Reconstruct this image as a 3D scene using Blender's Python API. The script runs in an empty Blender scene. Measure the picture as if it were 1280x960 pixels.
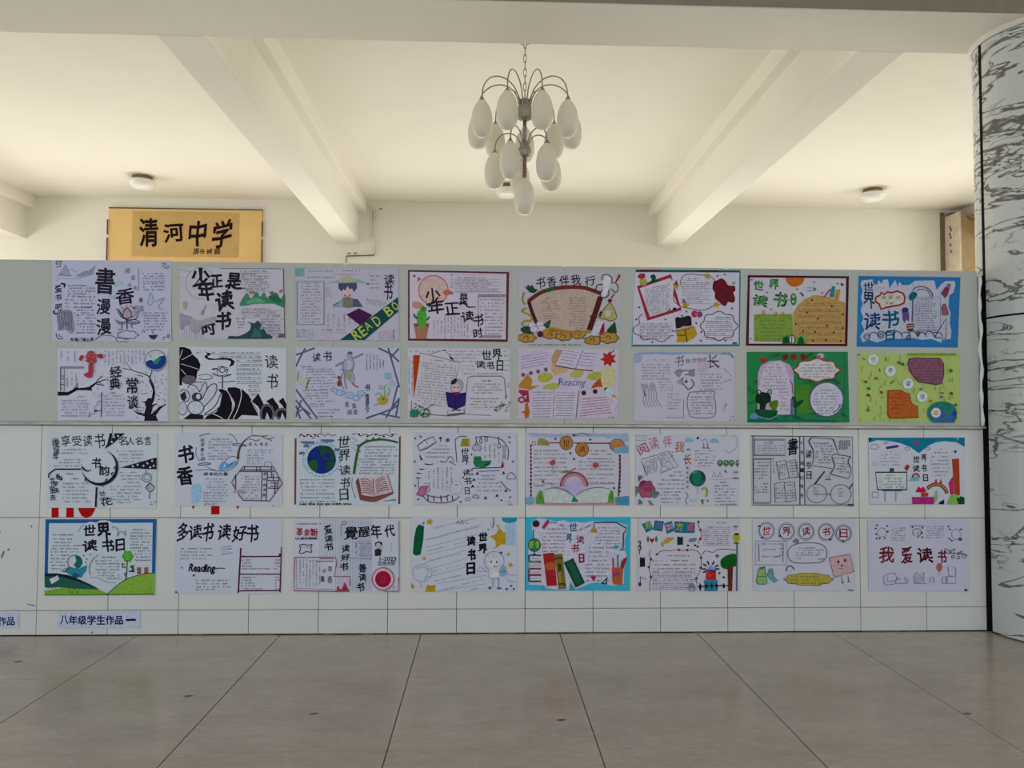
import bpy, bmesh, math, random
from mathutils import Vector, Matrix

# ---------------------------------------------------------------- camera
sc = bpy.context.scene
COL = sc.collection
YAW, PITCH, ROLL, FOC, DIST, EYE = -0.03558, 0.04028, 0.00518, 943.588, 4.41042, 1.26407
_f = Vector((-math.sin(YAW)*math.cos(PITCH), math.cos(YAW)*math.cos(PITCH), math.sin(PITCH)))
_r0 = Vector((math.cos(YAW), math.sin(YAW), 0)); _u0 = _r0.cross(_f)
_r = math.cos(ROLL)*_r0 + math.sin(ROLL)*_u0
_u = -math.sin(ROLL)*_r0 + math.cos(ROLL)*_u0
EYEP = Vector((0, -DIST, EYE))
cam_d = bpy.data.cameras.new('camera'); cam = bpy.data.objects.new('camera', cam_d); COL.objects.link(cam)
m = Matrix((_r, _u, -_f)).transposed().to_4x4(); m.translation = EYEP
cam.matrix_world = m
cam_d.sensor_width = 36; cam_d.lens = 36*FOC/1280; cam_d.clip_start = 0.01
sc.camera = cam

# ---------------------------------------------------------------- light and exposure
sc.view_settings.view_transform = 'Standard'; sc.view_settings.look = 'None'
sc.view_settings.gamma = 1; sc.view_settings.exposure = 0.0; sc.view_settings.use_curve_mapping = False
world = bpy.data.worlds.new('daylight'); sc.world = world; world.use_nodes = True
bg = world.node_tree.nodes['Background']
bg.inputs[0].default_value = (0.87, 0.95, 1.0, 1); bg.inputs[1].default_value = 1.0

def area(name, loc, aim, sx, sy, power, col):
    d = bpy.data.lights.new(name, 'AREA'); d.shape = 'RECTANGLE'; d.size = sx; d.size_y = sy
    d.energy = power; d.color = col
    o = bpy.data.objects.new(name, d); COL.objects.link(o); o.location = loc
    o.rotation_euler = (Vector(aim)-Vector(loc)).to_track_quat('-Z', 'Y').to_euler()
    return o
WARM = (1.0, 0.955, 0.865)
for wx in (-4.0, 0.2, 4.5):     # daylight coming up off the sunlit ground through the back windows
    area('window_daylight', (wx, 6.3, 1.3), (wx, 2.5, 3.0), 3.2, 2.2, 96, WARM)
for wx, s_ in ((-8.9, 1), (9.4, -1)):   # added fill lamps outside made-up side windows, to brighten the back wall
    area('side_fill_light', (wx, 3.4, 1.5), (wx+s_*6, 5.4, 2.2), 3.0, 1.9, 105, WARM)

def at(px, py, Y):              # pixel of the 1280x960 photograph -> the point where its ray meets the upright plane y = Y
    d = _f + (px-640)/FOC*_r - (py-480)/FOC*_u
    return EYEP + d*((Y+DIST)/d.y)
def at_z(px, py, z):
    d = _f + (px-640)/FOC*_r - (py-480)/FOC*_u
    return EYEP + d*((z-EYE)/d.z)

# ---------------------------------------------------------------- helpers
def lin(c): return c/12.92 if c <= 0.04045 else ((c+0.055)/1.055)**2.4
def rgb(h): return tuple(lin(int(h[i:i+2], 16)/255) for i in (0, 2, 4))
MATS = {}
def mat(name, col, rough=0.5, metal=0.0, noise=0.0, nscale=20, bump=0.0, bscale=60, coat=0.0, spec=0.5):
    if name in MATS: return MATS[name]
    M = bpy.data.materials.new(name); M.use_nodes = True; nt = M.node_tree; p = nt.nodes['Principled BSDF']
    p.inputs['Base Color'].default_value = (*col, 1); p.inputs['Roughness'].default_value = rough
    p.inputs['Metallic'].default_value = metal; p.inputs['Coat Weight'].default_value = coat
    p.inputs['Specular IOR Level'].default_value = spec
    tc = nt.nodes.new('ShaderNodeTexCoord')
    if noise:
        n = nt.nodes.new('ShaderNodeTexNoise'); n.inputs['Scale'].default_value = nscale; n.inputs['Detail'].default_value = 5
        nt.links.new(tc.outputs['Object'], n.inputs['Vector'])
        mp = nt.nodes.new('ShaderNodeMapRange'); mp.inputs['From Min'].default_value = .3; mp.inputs['From Max'].default_value = .7
        mp.inputs['To Min'].default_value = 1-noise; mp.inputs['To Max'].default_value = 1+noise
        nt.links.new(n.outputs['Fac'], mp.inputs['Value'])
        mx = nt.nodes.new('ShaderNodeVectorMath'); mx.operation = 'SCALE'; mx.inputs[0].default_value = col
        nt.links.new(mp.outputs['Result'], mx.inputs['Scale']); nt.links.new(mx.outputs[0], p.inputs['Base Color'])
    if bump:
        n2 = nt.nodes.new('ShaderNodeTexNoise'); n2.inputs['Scale'].default_value = bscale; n2.inputs['Detail'].default_value = 6
        nt.links.new(tc.outputs['Object'], n2.inputs['Vector'])
        bp = nt.nodes.new('ShaderNodeBump'); bp.inputs['Strength'].default_value = bump; bp.inputs['Distance'].default_value = .01
        nt.links.new(n2.outputs['Fac'], bp.inputs['Height']); nt.links.new(bp.outputs[0], p.inputs['Normal'])
    MATS[name] = M
    return M

def link(name, me, parent=None, m=None, **props):
    if m is not None and not me.materials: me.materials.append(m)
    o = bpy.data.objects.new(name, me); COL.objects.link(o)
    if parent is not None: o.parent = parent
    for k, v in props.items(): o[k] = v
    return o
def thing(name, loc, label, category, group=None):
    o = bpy.data.objects.new(name, None); o.empty_display_size = .1; COL.objects.link(o); o.location = loc
    o['label'] = label; o['category'] = category
    if group: o['group'] = group
    return o
def off(o):                     # world-space origin of a thing (none of them is rotated)
    return o.location.copy() if o is not None else Vector((0, 0, 0))
class MB:                       # collects shapes into one mesh, in world coordinates
    def __init__(s): s.v = []; s.f = []; s.mi = []; s.smooth = False
    def add(s, vs, fs, k=0):
        n = len(s.v); s.v += [tuple(v) for v in vs]; s.f += [tuple(i+n for i in f) for f in fs]; s.mi += [k]*len(fs)
    def box(s, a, b, k=0):
        x0, y0, z0 = a; x1, y1, z1 = b
        s.add([(x0,y0,z0),(x1,y0,z0),(x1,y1,z0),(x0,y1,z0),(x0,y0,z1),(x1,y0,z1),(x1,y1,z1),(x0,y1,z1)],
              [(0,3,2,1),(4,5,6,7),(0,1,5,4),(1,2,6,5),(2,3,7,6),(3,0,4,7)], k)
    def lathe(s, c, prof, n=24, k=0):       # prof: (radius, z) pairs
        vs = []; fs = []
        for r, z in prof:
            for i in range(n):
                a = 2*math.pi*i/n; vs.append((c[0]+r*math.cos(a), c[1]+r*math.sin(a), c[2]+z))
        for j in range(len(prof)-1):
            for i in range(n): fs.append((j*n+i, j*n+(i+1) % n, (j+1)*n+(i+1) % n, (j+1)*n+i))
        if prof[0][0] > 1e-5: fs.append(tuple(range(n))[::-1])
        if prof[-1][0] > 1e-5: fs.append(tuple((len(prof)-1)*n+i for i in range(n)))
        s.add(vs, fs, k)
    def tube(s, pts, r, n=8, k=0, closed=False):
        pts = [Vector(p) for p in pts]; vs = []; fs = []; N = len(pts); up = None
        for i, p in enumerate(pts):
            a = pts[(i-1) % N] if (closed or i > 0) else p; b = pts[(i+1) % N] if (closed or i < N-1) else p
            t = (b-a).normalized()
            if up is None: up = t.orthogonal().normalized()
            up = (up - t*up.dot(t)).normalized(); w = t.cross(up)
            rr = r[i] if isinstance(r, (list, tuple)) else r
            for j in range(n):
                q = 2*math.pi*j/n; vs.append(p + rr*(math.cos(q)*up + math.sin(q)*w))
        for i in range(N if closed else N-1):
            for j in range(n): fs.append((i*n+j, i*n+(j+1) % n, ((i+1) % N)*n+(j+1) % n, ((i+1) % N)*n+j))
        if not closed: fs += [tuple(range(n))[::-1], tuple((N-1)*n+j for j in range(n))]
        s.add(vs, fs, k)
    def build(s, name, m, parent=None, smooth=None, bevel=0, **props):
        me = bpy.data.meshes.new(name); o0 = off(parent)
        me.from_pydata([(v[0]-o0.x, v[1]-o0.y, v[2]-o0.z) for v in s.v], [], s.f)
        for x in (m if isinstance(m, (list, tuple)) else [m]): me.materials.append(x)
        me.polygons.foreach_set('material_index', s.mi)
        if smooth if smooth is not None else s.smooth: me.polygons.foreach_set('use_smooth', [True]*len(me.polygons))
        me.update()
        if bevel:
            bm = bmesh.new(); bm.from_mesh(me); bmesh.ops.bevel(bm, geom=bm.edges[:], offset=bevel, segments=2, affect='EDGES', profile=.5)
            bm.to_mesh(me); bm.free()
        return link(name, me, parent, **props)
def arc(p0, p1, p2, n=8):       # quadratic curve
    return [Vector(p0)*(1-t)**2 + Vector(p1)*2*t*(1-t) + Vector(p2)*t*t for t in [i/n for i in range(n+1)]]
rnd = random.Random(7)

# ---------------------------------------------------------------- materials
m_tilewall = mat('white_glazed_tile', (0.765, 0.77, 0.755), .13, noise=.03, nscale=1.5)
m_grout = mat('dark_grout', (0.12, 0.12, 0.115), .9, noise=.3, nscale=30)
m_paint = mat('cream_wall_paint', (0.80, 0.765, 0.68), .75, noise=.015, nscale=2, bump=.04, bscale=25)
m_hall = mat('pale_cream_hall_paint', (0.88, 0.85, 0.765), .75, noise=.012, nscale=2, bump=.04, bscale=25)
m_ceil = mat('cream_ceiling_paint', (0.86, 0.825, 0.74), .8, noise=.012, nscale=2, bump=.03, bscale=20)
m_fascia = mat('brown_fascia', (0.30, 0.25, 0.19), .8, noise=.05)
m_board = mat('pale_grey_board', (0.52, 0.53, 0.49), .2, noise=.02, nscale=1.2)
m_alu = mat('dull_metal_strip', (0.40, 0.36, 0.33), .3, metal=.8, noise=.25, nscale=12)
m_clear = mat('glossy_film_edge', (0.85, 0.88, 0.86), .08)
m_black = mat('black_sealant', (0.012, 0.010, 0.011), .9, spec=.1)
m_shade_metal = mat('tarnished_chrome', (0.30, 0.29, 0.265), .35, metal=.85, noise=.25, nscale=60)
m_bronze = mat('brownish_metal', (0.22, 0.17, 0.12), .4, metal=.7, noise=.3, nscale=80)
m_pvc = mat('off_white_plastic', (0.78, 0.75, 0.67), .45, noise=.02)
m_dark = mat('dark_wood', (0.09, 0.06, 0.045), .5, noise=.2, nscale=30)

def floor_material():
    M = bpy.data.materials.new('polished_beige_tile'); M.use_nodes = True; nt = M.node_tree; p = nt.nodes['Principled BSDF']
    N = nt.nodes.new; Lk = nt.links.new
    geo = N('ShaderNodeNewGeometry')
    mp = N('ShaderNodeMapping'); mp.inputs['Scale'].default_value = (1, 2.2, 1); Lk(geo.outputs['Position'], mp.inputs['Vector'])
    n1 = N('ShaderNodeTexNoise'); n1.inputs['Scale'].default_value = 2.2; n1.inputs['Detail'].default_value = 7; n1.inputs['Roughness'].default_value = .65
    n2 = N('ShaderNodeTexNoise'); n2.inputs['Scale'].default_value = 16; n2.inputs['Detail'].default_value = 6; n2.inputs['Distortion'].default_value = 1.2
    Lk(mp.outputs[0], n1.inputs['Vector']); Lk(mp.outputs[0], n2.inputs['Vector'])
    mx = N('ShaderNodeMix'); mx.inputs['Factor'].default_value = .4; Lk(n1.outputs['Fac'], mx.inputs['A']); Lk(n2.outputs['Fac'], mx.inputs['B'])
    cr = N('ShaderNodeValToRGB'); cr.color_ramp.elements[0].position = .36; cr.color_ramp.elements[0].color = (0.385, 0.325, 0.27, 1)
    cr.color_ramp.elements[1].position = .64; cr.color_ramp.elements[1].color = (0.49, 0.42, 0.355, 1)
    Lk(mx.outputs[0], cr.inputs[0]); Lk(cr.outputs[0], p.inputs['Base Color'])
    mr = N('ShaderNodeMapRange'); mr.inputs['To Min'].default_value = .13; mr.inputs['To Max'].default_value = .3
    Lk(n1.outputs['Fac'], mr.inputs['Value']); Lk(mr.outputs[0], p.inputs['Roughness'])
    return M
m_floor = floor_material()

def marble_material():
    M = bpy.data.materials.new('white_veined_marble'); M.use_nodes = True; nt = M.node_tree; p = nt.nodes['Principled BSDF']
    N = nt.nodes.new; Lk = nt.links.new
    tc = N('ShaderNodeTexCoord')
    mp = N('ShaderNodeMapping'); mp.inputs['Rotation'].default_value = (.35, .45, .2); mp.inputs['Scale'].default_value = (.9, .9, 3.3)
    Lk(tc.outputs['Object'], mp.inputs['Vector'])
    def vein(scale, dist, wid, seed):
        n = N('ShaderNodeTexNoise'); n.noise_dimensions = '4D'; n.inputs['W'].default_value = seed
        n.inputs['Scale'].default_value = scale; n.inputs['Detail'].default_value = 5; n.inputs['Roughness'].default_value = .5; n.inputs['Distortion'].default_value = dist
        Lk(mp.outputs[0], n.inputs['Vector'])
        s = N('ShaderNodeMath'); s.operation = 'SUBTRACT'; s.inputs[1].default_value = .5; Lk(n.outputs['Fac'], s.inputs[0])
        a = N('ShaderNodeMath'); a.operation = 'ABSOLUTE'; Lk(s.outputs[0], a.inputs[0])
        r = N('ShaderNodeMapRange'); r.interpolation_type = 'SMOOTHSTEP'; r.inputs['From Min'].default_value = wid*.25; r.inputs['From Max'].default_value = wid
        r.inputs['To Min'].default_value = 1; r.inputs['To Max'].default_value = 0; Lk(a.outputs[0], r.inputs['Value'])
        return r
    v1 = vein(1.5, .9, .018, 3.1); v2 = vein(3.4, 1.1, .024, 9.4)
    gate = N('ShaderNodeTexNoise'); gate.inputs['Scale'].default_value = 1.4; Lk(mp.outputs[0], gate.inputs['Vector'])
    gr = N('ShaderNodeMapRange'); gr.inputs['From Min'].default_value = .46; gr.inputs['From Max'].default_value = .56; Lk(gate.outputs['Fac'], gr.inputs['Value'])
    m2 = N('ShaderNodeMath'); m2.operation = 'MULTIPLY'; Lk(v2.outputs[0], m2.inputs[0]); Lk(gr.outputs[0], m2.inputs[1])
    mxm = N('ShaderNodeMath'); mxm.operation = 'MAXIMUM'; Lk(v1.outputs[0], mxm.inputs[0]); Lk(m2.outputs[0], mxm.inputs[1])
    mix = N('ShaderNodeMix'); mix.data_type = 'RGBA'; mix.inputs[6].default_value = (.66, .68, .66, 1); mix.inputs[7].default_value = (.15, .145, .13, 1)
    Lk(mxm.outputs[0], mix.inputs[0]); Lk(mix.outputs[2], p.inputs['Base Color'])
    p.inputs['Roughness'].default_value = .22
    return M
m_marble = marble_material()

def frosted():
    M = bpy.data.materials.new('frosted_white_glass'); M.use_nodes = True; nt = M.node_tree; p = nt.nodes['Principled BSDF']
    p.inputs['Base Color'].default_value = (.86, .82, .74, 1); p.inputs['Roughness'].default_value = .35
    tr = nt.nodes.new('ShaderNodeBsdfTranslucent'); tr.inputs[0].default_value = (.9, .86, .78, 1)
    mx = nt.nodes.new('ShaderNodeMixShader'); mx.inputs[0].default_value = .32
    nt.links.new(p.outputs[0], mx.inputs[1]); nt.links.new(tr.outputs[0], mx.inputs[2])
    nt.links.new(mx.outputs[0], nt.nodes['Material Output'].inputs['Surface'])
    return M
m_frost = frosted()
m_lampglass = mat('white_lamp_glass', (.88, .87, .82), .25)

# ---------------------------------------------------------------- structure
ZB = 3.55          # underside of all beams
ZC = 4.12          # ceiling
YB = 5.7           # back wall
XL, XR = -8.5, 9.0
TX, TW, Z1, Z2 = -2.52743, 0.39521, 0.66415, 0.14128      # wall tile joints
FX, FT, FY = -1.95943, 0.8, 0.70735                         # floor tile joints
WTOP = at(0, 323.5, 0).z - .03

# floor with single tiles where the photograph shows them
mb = MB(); mb.box((XL, -7, -.12), (XR, YB+1, -.006)); floor = mb.build('floor', m_grout, kind='structure')
def tile_mesh(w, d):
    t = MB(); t.box((-w/2, -d/2, -.005), (w/2, d/2, 0)); g = .0016
    me = bpy.data.meshes.new('floor_tile'); me.from_pydata(t.v, [], t.f); me.materials.append(m_floor)
    bm = bmesh.new(); bm.from_mesh(me); bmesh.ops.bevel(bm, geom=bm.edges[:], offset=g, segments=1, affect='EDGES'); bm.to_mesh(me); bm.free()
    return me
GAP = .004
big = tile_mesh(FT-GAP, FT-GAP); first = tile_mesh(FT-GAP, FY-GAP)
for i in range(-4, 9):
    for j in range(5):
        x = FX + FT*(i-.5) + FT; x = FX + FT*(i-1) + FT/2
        if j == 0: link('floor_tile', first, floor).location = (x, -FY/2, 0)
        else: link('floor_tile', big, floor).location = (x, -FY-FT*(j-.5), 0)
rest = MB()
rest.box((XL, -7, -.005), (XR, -FY-4*FT-GAP, 0))
rest.box((XL, -FY-4*FT, -.005), (FX-5*FT-GAP, -.0, 0)); rest.box((FX+8*FT+GAP, -FY-4*FT, -.005), (XR, 0, 0))
rest.build('outer_paving', m_floor, floor)
mb = MB(); mb.box((XL, .14, -.005), (XR, YB, 0)); mb.build('hall_paving', mat('pale_hall_stone', (.60, .56, .49), .35, noise=.04, nscale=2), floor)  # unseen hall floor, made pale to bounce fill light into the room

# tiled partition wall, each tile a piece
mb = MB(); mb.box((-5.2, .012, 0), (3.0, .14, WTOP)); wall_f = mb.build('wall_front', m_grout, kind='structure')
def wall_tile(x0, x1, z0, z1):
    g = .0016; t = MB(); w = x1-x0-2*g; h = z1-z0-2*g
    key = ('wt', round(w, 3), round(h, 3))
    if key not in MATS:
        t.box((-w/2, 0, -h/2), (w/2, .012, h/2)); me = bpy.data.meshes.new('tile'); me.from_pydata(t.v, [], t.f); me.materials.append(m_tilewall)
        bm = bmesh.new(); bm.from_mesh(me); bmesh.ops.bevel(bm, geom=bm.edges[:], offset=.0012, segments=1, affect='EDGES'); bm.to_mesh(me); bm.free()
        MATS[key] = me
    o = link('tile', MATS[key], wall_f); o.location = ((x0+x1)/2, rnd.uniform(-.0006, .0006), (z0+z1)/2)
    o.rotation_euler = (rnd.uniform(-.0012, .0012), 0, rnd.uniform(-.002, .002))
rows_z = [0.004, Z2, Z1, Z1+.525, Z1+1.05, WTOP]
for i in range(-6, 15):
    x0 = TX+TW*(i-.0); x1 = min(x0+TW, 2.974)
    if x0 > 2.9: continue
    for k in range(4): wall_tile(x0, x1, rows_z[k], rows_z[k+1])
mb = MB(); mb.box((-5.2, 0, rows_z[4]+.002), (2.96, .012, WTOP)); mb.build('upper_render', m_paint, wall_f)
mb = MB()
for _ in range(26):
    x = rnd.uniform(-2.6, 2.9) if _ < 16 else rnd.uniform(-1.3, -.5)
    mb.box((x, -.006, 0), (x+rnd.uniform(.02, .16), .004, rnd.uniform(.002, .006)))
mb.build('skirting_dirt', m_grout, floor, kind='stuff')

# room behind the partition
def wall_with_holes(name, holes, y0, y1):
    mb = MB(); xs = XL
    for a, b, z0, z1 in holes:
        mb.box((xs, y0, 0), (a, y1, ZC)); mb.box((a, y0, 0), (b, y1, z0)); mb.box((a, y0, z1), (b, y1, ZC)); xs = b
    mb.box((xs, y0, 0), (XR, y1, ZC)); return mb.build(name, m_hall, kind='structure')
holes = [(-5.6, -2.4, .5, 2.75), (-1.4, 1.8, .5, 2.75), (2.9, 6.1, .5, 2.75)]
wall_with_holes('wall_back', holes, YB, YB+.24)
for n, (a, b, z0, z1) in enumerate(holes):
    mb = MB()
    for x in (a, (a+b)/2-.03, b-.06): mb.box((x, YB+.06, z0), (x+.06, YB+.14, z1))
    for z in (z0, z1-.06): mb.box((a, YB+.06, z), (b, YB+.14, z+.06))
    mb.build('window_%d' % (n+1), m_pvc, kind='structure')
for n, (nm, xa, xb) in enumerate((('wall_left', XL-.2, XL), ('wall_right', XR, XR+.2))):
    mb = MB(); mb.box((xa, .2, 0), (xb, 1.8, ZC)); mb.box((xa, 5.0, 0), (xb, YB+.24, ZC)); mb.box((xa, 1.8, 0), (xb, 5.0, .5)); mb.box((xa, 1.8, 2.6), (xb, 5.0, ZC))
    mb.build(nm, m_hall, kind='structure')
    mb = MB()
    for y in (1.8, 3.37, 4.94): mb.box((xa+.07, y, .5), (xa+.13, y+.06, 2.6))
    for z in (.5, 2.54): mb.box((xa+.07, 1.8, z), (xa+.13, 5.0, z+.06))
    mb.build('window_%d' % (n+4), m_pvc, kind='structure')  # side windows made up as openings for the added fill lamps
# unseen cream wall right of the camera, added to warm and dim that side
mb = MB(); mb.box((6.6, -5.2, 0), (6.8, -.33, ZC)); mb.build('wall_right', m_paint, kind='structure')
mb = MB(); mb.box((XL-.2, -5.2, ZC), (XR+.2, YB+.24, ZC+.2)); ceiling = mb.build('ceiling', m_ceil, kind='structure')  # carried on over the unseen porch to give it shading
BEAMS = [(-6.37, -6.07), (-2.01, -1.71), (2.32, 2.62), (6.65, 6.95)]
for a, b in BEAMS:
    mb = MB(); mb.box((a, .14, ZB), (b, YB+.05, ZC+.02))
    mb.box((a-.10, .14, ZC-.16), (b+.10, YB+.05, ZC+.02))
    mb.build('beam', m_ceil, ceiling, bevel=.012)
# beam over the partition
mb = MB(); mb.box((XL, -.318, ZB), (XR, .16, ZC+.02)); mb.build('beam', m_paint, ceiling, bevel=.006)
mb = MB(); mb.box((XL, -.325, ZB+.004), (XR, -.318, ZC)); mb.build('fascia', m_fascia, ceiling)  # front face of the beam, darker brown than its underside

# ---------------------------------------------------------------- column, clad in curved slabs
CX, CY, CR = 3.333, -.05, .35
col = thing('column', (CX, CY, 0), 'round column clad in white marble with grey veins at the right end of the wall', 'column')
mb = MB(); mb.lathe((CX, CY, 0), [(CR-.022, 0), (CR-.022, ZB)], 48); mb.build('core', m_black, col, smooth=False)
# black seal line where the tiled wall meets the column, thin dirt line at the foot
mb = MB(); mb.box((2.972, -.004, 0), (2.99, .006, WTOP)); mb.build('seam_seal', m_black, col)
zj = at(1234, 398, -.03).z
def slab(a0, a1, z0, z1):
    n = 14; mb = MB(); vs = []
    for r in (CR, CR-.02):
        for z in (z0+.006, z1-.006):
            for i in range(n+1):
                a = a0+(a1-a0)*i/n; vs.append((CX+r*math.cos(a), CY+r*math.sin(a), z))
    k = n+1; fs = []
    for i in range(n):
        fs += [(i, i+1, k+i+1, k+i), (2*k+i+1, 2*k+i, 3*k+i, 3*k+i+1), (k+i, k+i+1, 3*k+i+1, 3*k+i), (i+1, i, 2*k+i, 2*k+i+1)]
    fs += [(0, k, 3*k, 2*k), (n, 2*k+n, 3*k+n, k+n)]
    mb.add(vs, fs); o = mb.build('marble_slab', m_marble, col, smooth=False)
    return o
g = .016
A0 = math.pi-.09
for s in range(4):
    a0 = A0+s*math.pi/2+(.045 if s == 0 else .008); a1 = A0+(s+1)*math.pi/2-(.045 if s == 3 else .008)
    for z0, z1 in ((0.002, zj), (zj, ZB-.03)): slab(a0, a1, z0, z1)
mb = MB(); vs = [(CX+(CR-.002)*math.cos(a), CY+(CR-.002)*math.sin(a), z) for z in (0, ZB-.03) for a in [A0-.05+.01*i for i in range(11)]]
mb.add(vs, [(i, i+1, 12+i, 11+i) for i in range(10)]); mb.build('seam_seal', m_black, col)
mb = MB(); mb.lathe((CX, CY, zj-.008), [(CR-.003, 0), (CR-.003, .016)], 48); mb.build('joint_seal', m_black, col)
mb = MB(); mb.lathe((CX, CY, ZB-.03), [(CR+.004, 0), (CR+.016, .01), (CR+.016, .03)], 48); mb.build('plaster_rim', m_paint, col)

# ---------------------------------------------------------------- display board on the upper wall
YBD = -.02
bl, br = at(0, 323.5, YBD), at(1225, 339.7, YBD)
zt = (bl.z+br.z)/2; z0b = at(640, 531.5, YBD).z; z1b = z0b
XE = at(1229, 430, YBD).x
board = thing('display_board', (0, YBD, z0b), 'long pale grey display board along the top of the tiled wall, sixteen posters on it', 'board')
bx = [-5.1, at(128, 400, YBD).x, at(417, 400, YBD).x, at(706, 400, YBD).x, at(998, 400, YBD).x, XE-.03]
for a, b in zip(bx, bx[1:]):
    mb = MB(); mb.box((a+.0006, YBD, z0b+.008), (b-.0006, -.003, zt)); mb.build('panel', m_board, board, bevel=.0012)
mb = MB(); n = 60
for i in range(n):                                  # slightly wavy strip under the board
    a = -5.1+(XE+5.1)*i/n; b = -5.1+(XE+5.1)*(i+1)/n
    mb.box((a, YBD-.012, z0b-.006+.0016*math.sin(i*.8)), (b, 0, z0b+.006))
mb.build('trim_1', m_alu, kind='structure')
mb = MB(); n = 24
pts = [(XE-.020+.004*math.sin(i*.9), YBD-.006-.004*math.cos(i*1.3), z0b+.01+(zt-z0b-.04)*i/n) for i in range(n+1)]
mb.tube(pts, [.009+.003*math.sin(i*1.7) for i in range(n+1)], 8); fe = mb.build('film_edge', m_clear, smooth=True); fe['label'] = 'shiny clear film edge running down the right end of the display board'; fe['category'] = 'film edge'
mb = MB()
for px in (125, 706, 908, 432):
    p = at(px, 330, YBD); mb.box((p.x-.012, YBD-.0006, zt-.005), (p.x+.012, 0, zt+.003))
mb.build('clip', m_clear, board)  # made-up pale bars standing in for a white glint and ticks along the edge

# ---------------------------------------------------------------- chandelier
YCH = 1.19
S = at(656, 137, YCH); U = (S-EYEP).dot(_f)/FOC*.2395      # metres per drawing unit
def cz(v): return at(656, 50+v*.2395, YCH).z
cx = S.x
ch = thing('chandelier', (cx, YCH, cz(365)), 'chandelier with tiers of frosted white egg-shaped glass shades hanging on a chain', 'chandelier')
def chain_links(z0, z1, name):
    n = int((z1-z0)/.052); mb = MB()
    for i in range(n):
        zc = z0+(i+.5)*(z1-z0)/n; h = (z1-z0)/n*.66; w = .011; pts = []
        for k in range(12):
            a = 2*math.pi*k/12; q = w*math.cos(a); pts.append((cx+(q if i % 2 else 0), YCH+(0 if i % 2 else q), zc+h*math.sin(a)))
        mb.tube(pts, .0028, 6, closed=True)
    mb.build(name, m_shade_metal, ch, smooth=True)
chain_links(cz(300), ZC-.03, 'chain')
mb = MB(); mb.lathe((cx, YCH, ZC), [(.012, -.05), (.05, -.04), (.065, -.005), (.065, 0)], 24); mb.build('ceiling_rose', m_shade_metal, ch, smooth=True)
def hub(zc, r, h, name):
    mb = MB(); mb.lathe((cx, YCH, zc), [(.012, h), (r*.75, h*.82), (r*.85, h*.3), (r*1.1, h*.1), (r*1.15, -h*.3), (r*.9, -h*.6), (r*.95, -h*.75), (.012, -h)], 20)
    mb.build(name, m_shade_metal, ch, smooth=True)
hub(cz(365), 38*U, 62*U, 'hub'); hub(cz(572), 30*U, 46*U, 'hub')
mb = MB(); mb.tube([(cx, YCH, cz(420)), (cx, YCH, cz(540))], 10*U, 12); mb.build('stem', m_shade_metal, ch, smooth=True)
mb = MB(); zz = [cz(610)+(cz(716)-cz(610))*i/12 for i in range(13)]
mb.tube([(cx, YCH, z) for z in zz], [(9+3*(i % 2))*U for i in range(13)], 10); mb.build('stem', m_bronze, ch, smooth=True)
H = 198*U; W = 54*U
prof = [(.010, 0), (.18*W, -.015*H), (.45*W, -.09*H), (.72*W, -.2*H), (.90*W, -.33*H), (W, -.5*H), (1.0*W, -.62*H), (.95*W, -.75*H), (.83*W, -.86*H), (.62*W, -.945*H), (.34*W, -.99*H), (.001, -H)]
sh_me = None
def shade(x, y, z):
    global sh_me
    if sh_me is None:
        mb = MB(); mb.lathe((0, 0, 0), prof, 28); me = bpy.data.meshes.new('glass_shade'); me.from_pydata(mb.v, [], mb.f)
        me.materials.append(m_frost); me.polygons.foreach_set('use_smooth', [True]*len(me.polygons)); sh_me = me
    o = link('glass_shade', sh_me, ch); o.location = Vector((x, y, z))-off(ch)
    mb = MB(); mb.lathe((x, y, z), [(.006, .02), (.16*W, .004), (.30*W, -.035*H), (.26*W, -.045*H), (.004, -.0)], 16)
    mb.build('shade_cap', m_shade_metal, ch, smooth=True)
def arms(zh, R, rise, angs, drop):
    for d in angs:
        a = math.radians(d); sx, sy = math.sin(a), -math.cos(a)
        P = lambda r, z: Vector((cx+sx*r, YCH+sy*r, zh+z))
        pts = []
        for i in range(19):                 # springs from the hub, arches over and comes down on the shade
            t = math.pi*i/18; r = R*.12+(R*.88)*(1-math.cos(t))/2
            base = (1-i/18)*(-drop*.6)
            pts.append(P(r, base+rise*math.sin(t)**.8 if 0 < i < 18 else base))
        mb = MB(); mb.tube(pts, 3.4*U, 8); mb.build('arm', m_shade_metal, ch, smooth=True)
        q = P(R, -.004); shade(q.x, q.y, q.z)
arms(cz(365)+8*U, 250*U, 142*U, [17, 57, 97, 137, 177, -23, -63, -103, -143], 20*U)
arms(cz(572), 158*U, 95*U, [42, -30, -102, -174, 114], 15*U)
shade(cx, YCH, cz(716))

# ---------------------------------------------------------------- round ceiling lamps
for px, py, lab in ((178, 221, 'small round white ceiling lamp above the tan calligraphy scroll'),
                    (1091, 237, 'small round white ceiling lamp at the right, nearest the marble column'),
                    (634, 232, 'small round white ceiling lamp half hidden behind the chandelier')):
    q = at_z(px, py, ZC); q.y = min(q.y, YB-.5)
    t = thing('ceiling_lamp', (q.x, q.y, ZC), lab, 'lamp', 'round ceiling lamps')
    mb = MB(); mb.lathe((q.x, q.y, ZC), [(.115, 0), (.115, -.045), (.10, -.05)], 32); mb.build('base', m_bronze, t, smooth=False)
    mb = MB(); mb.lathe((q.x, q.y, ZC), [(.10, -.05), (.15, -.052), (.157, -.075), (.15, -.10), (.12, -.13), (.07, -.15), (.001, -.155)], 32); mb.build('diffuser', m_lampglass, t, smooth=True)

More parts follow.
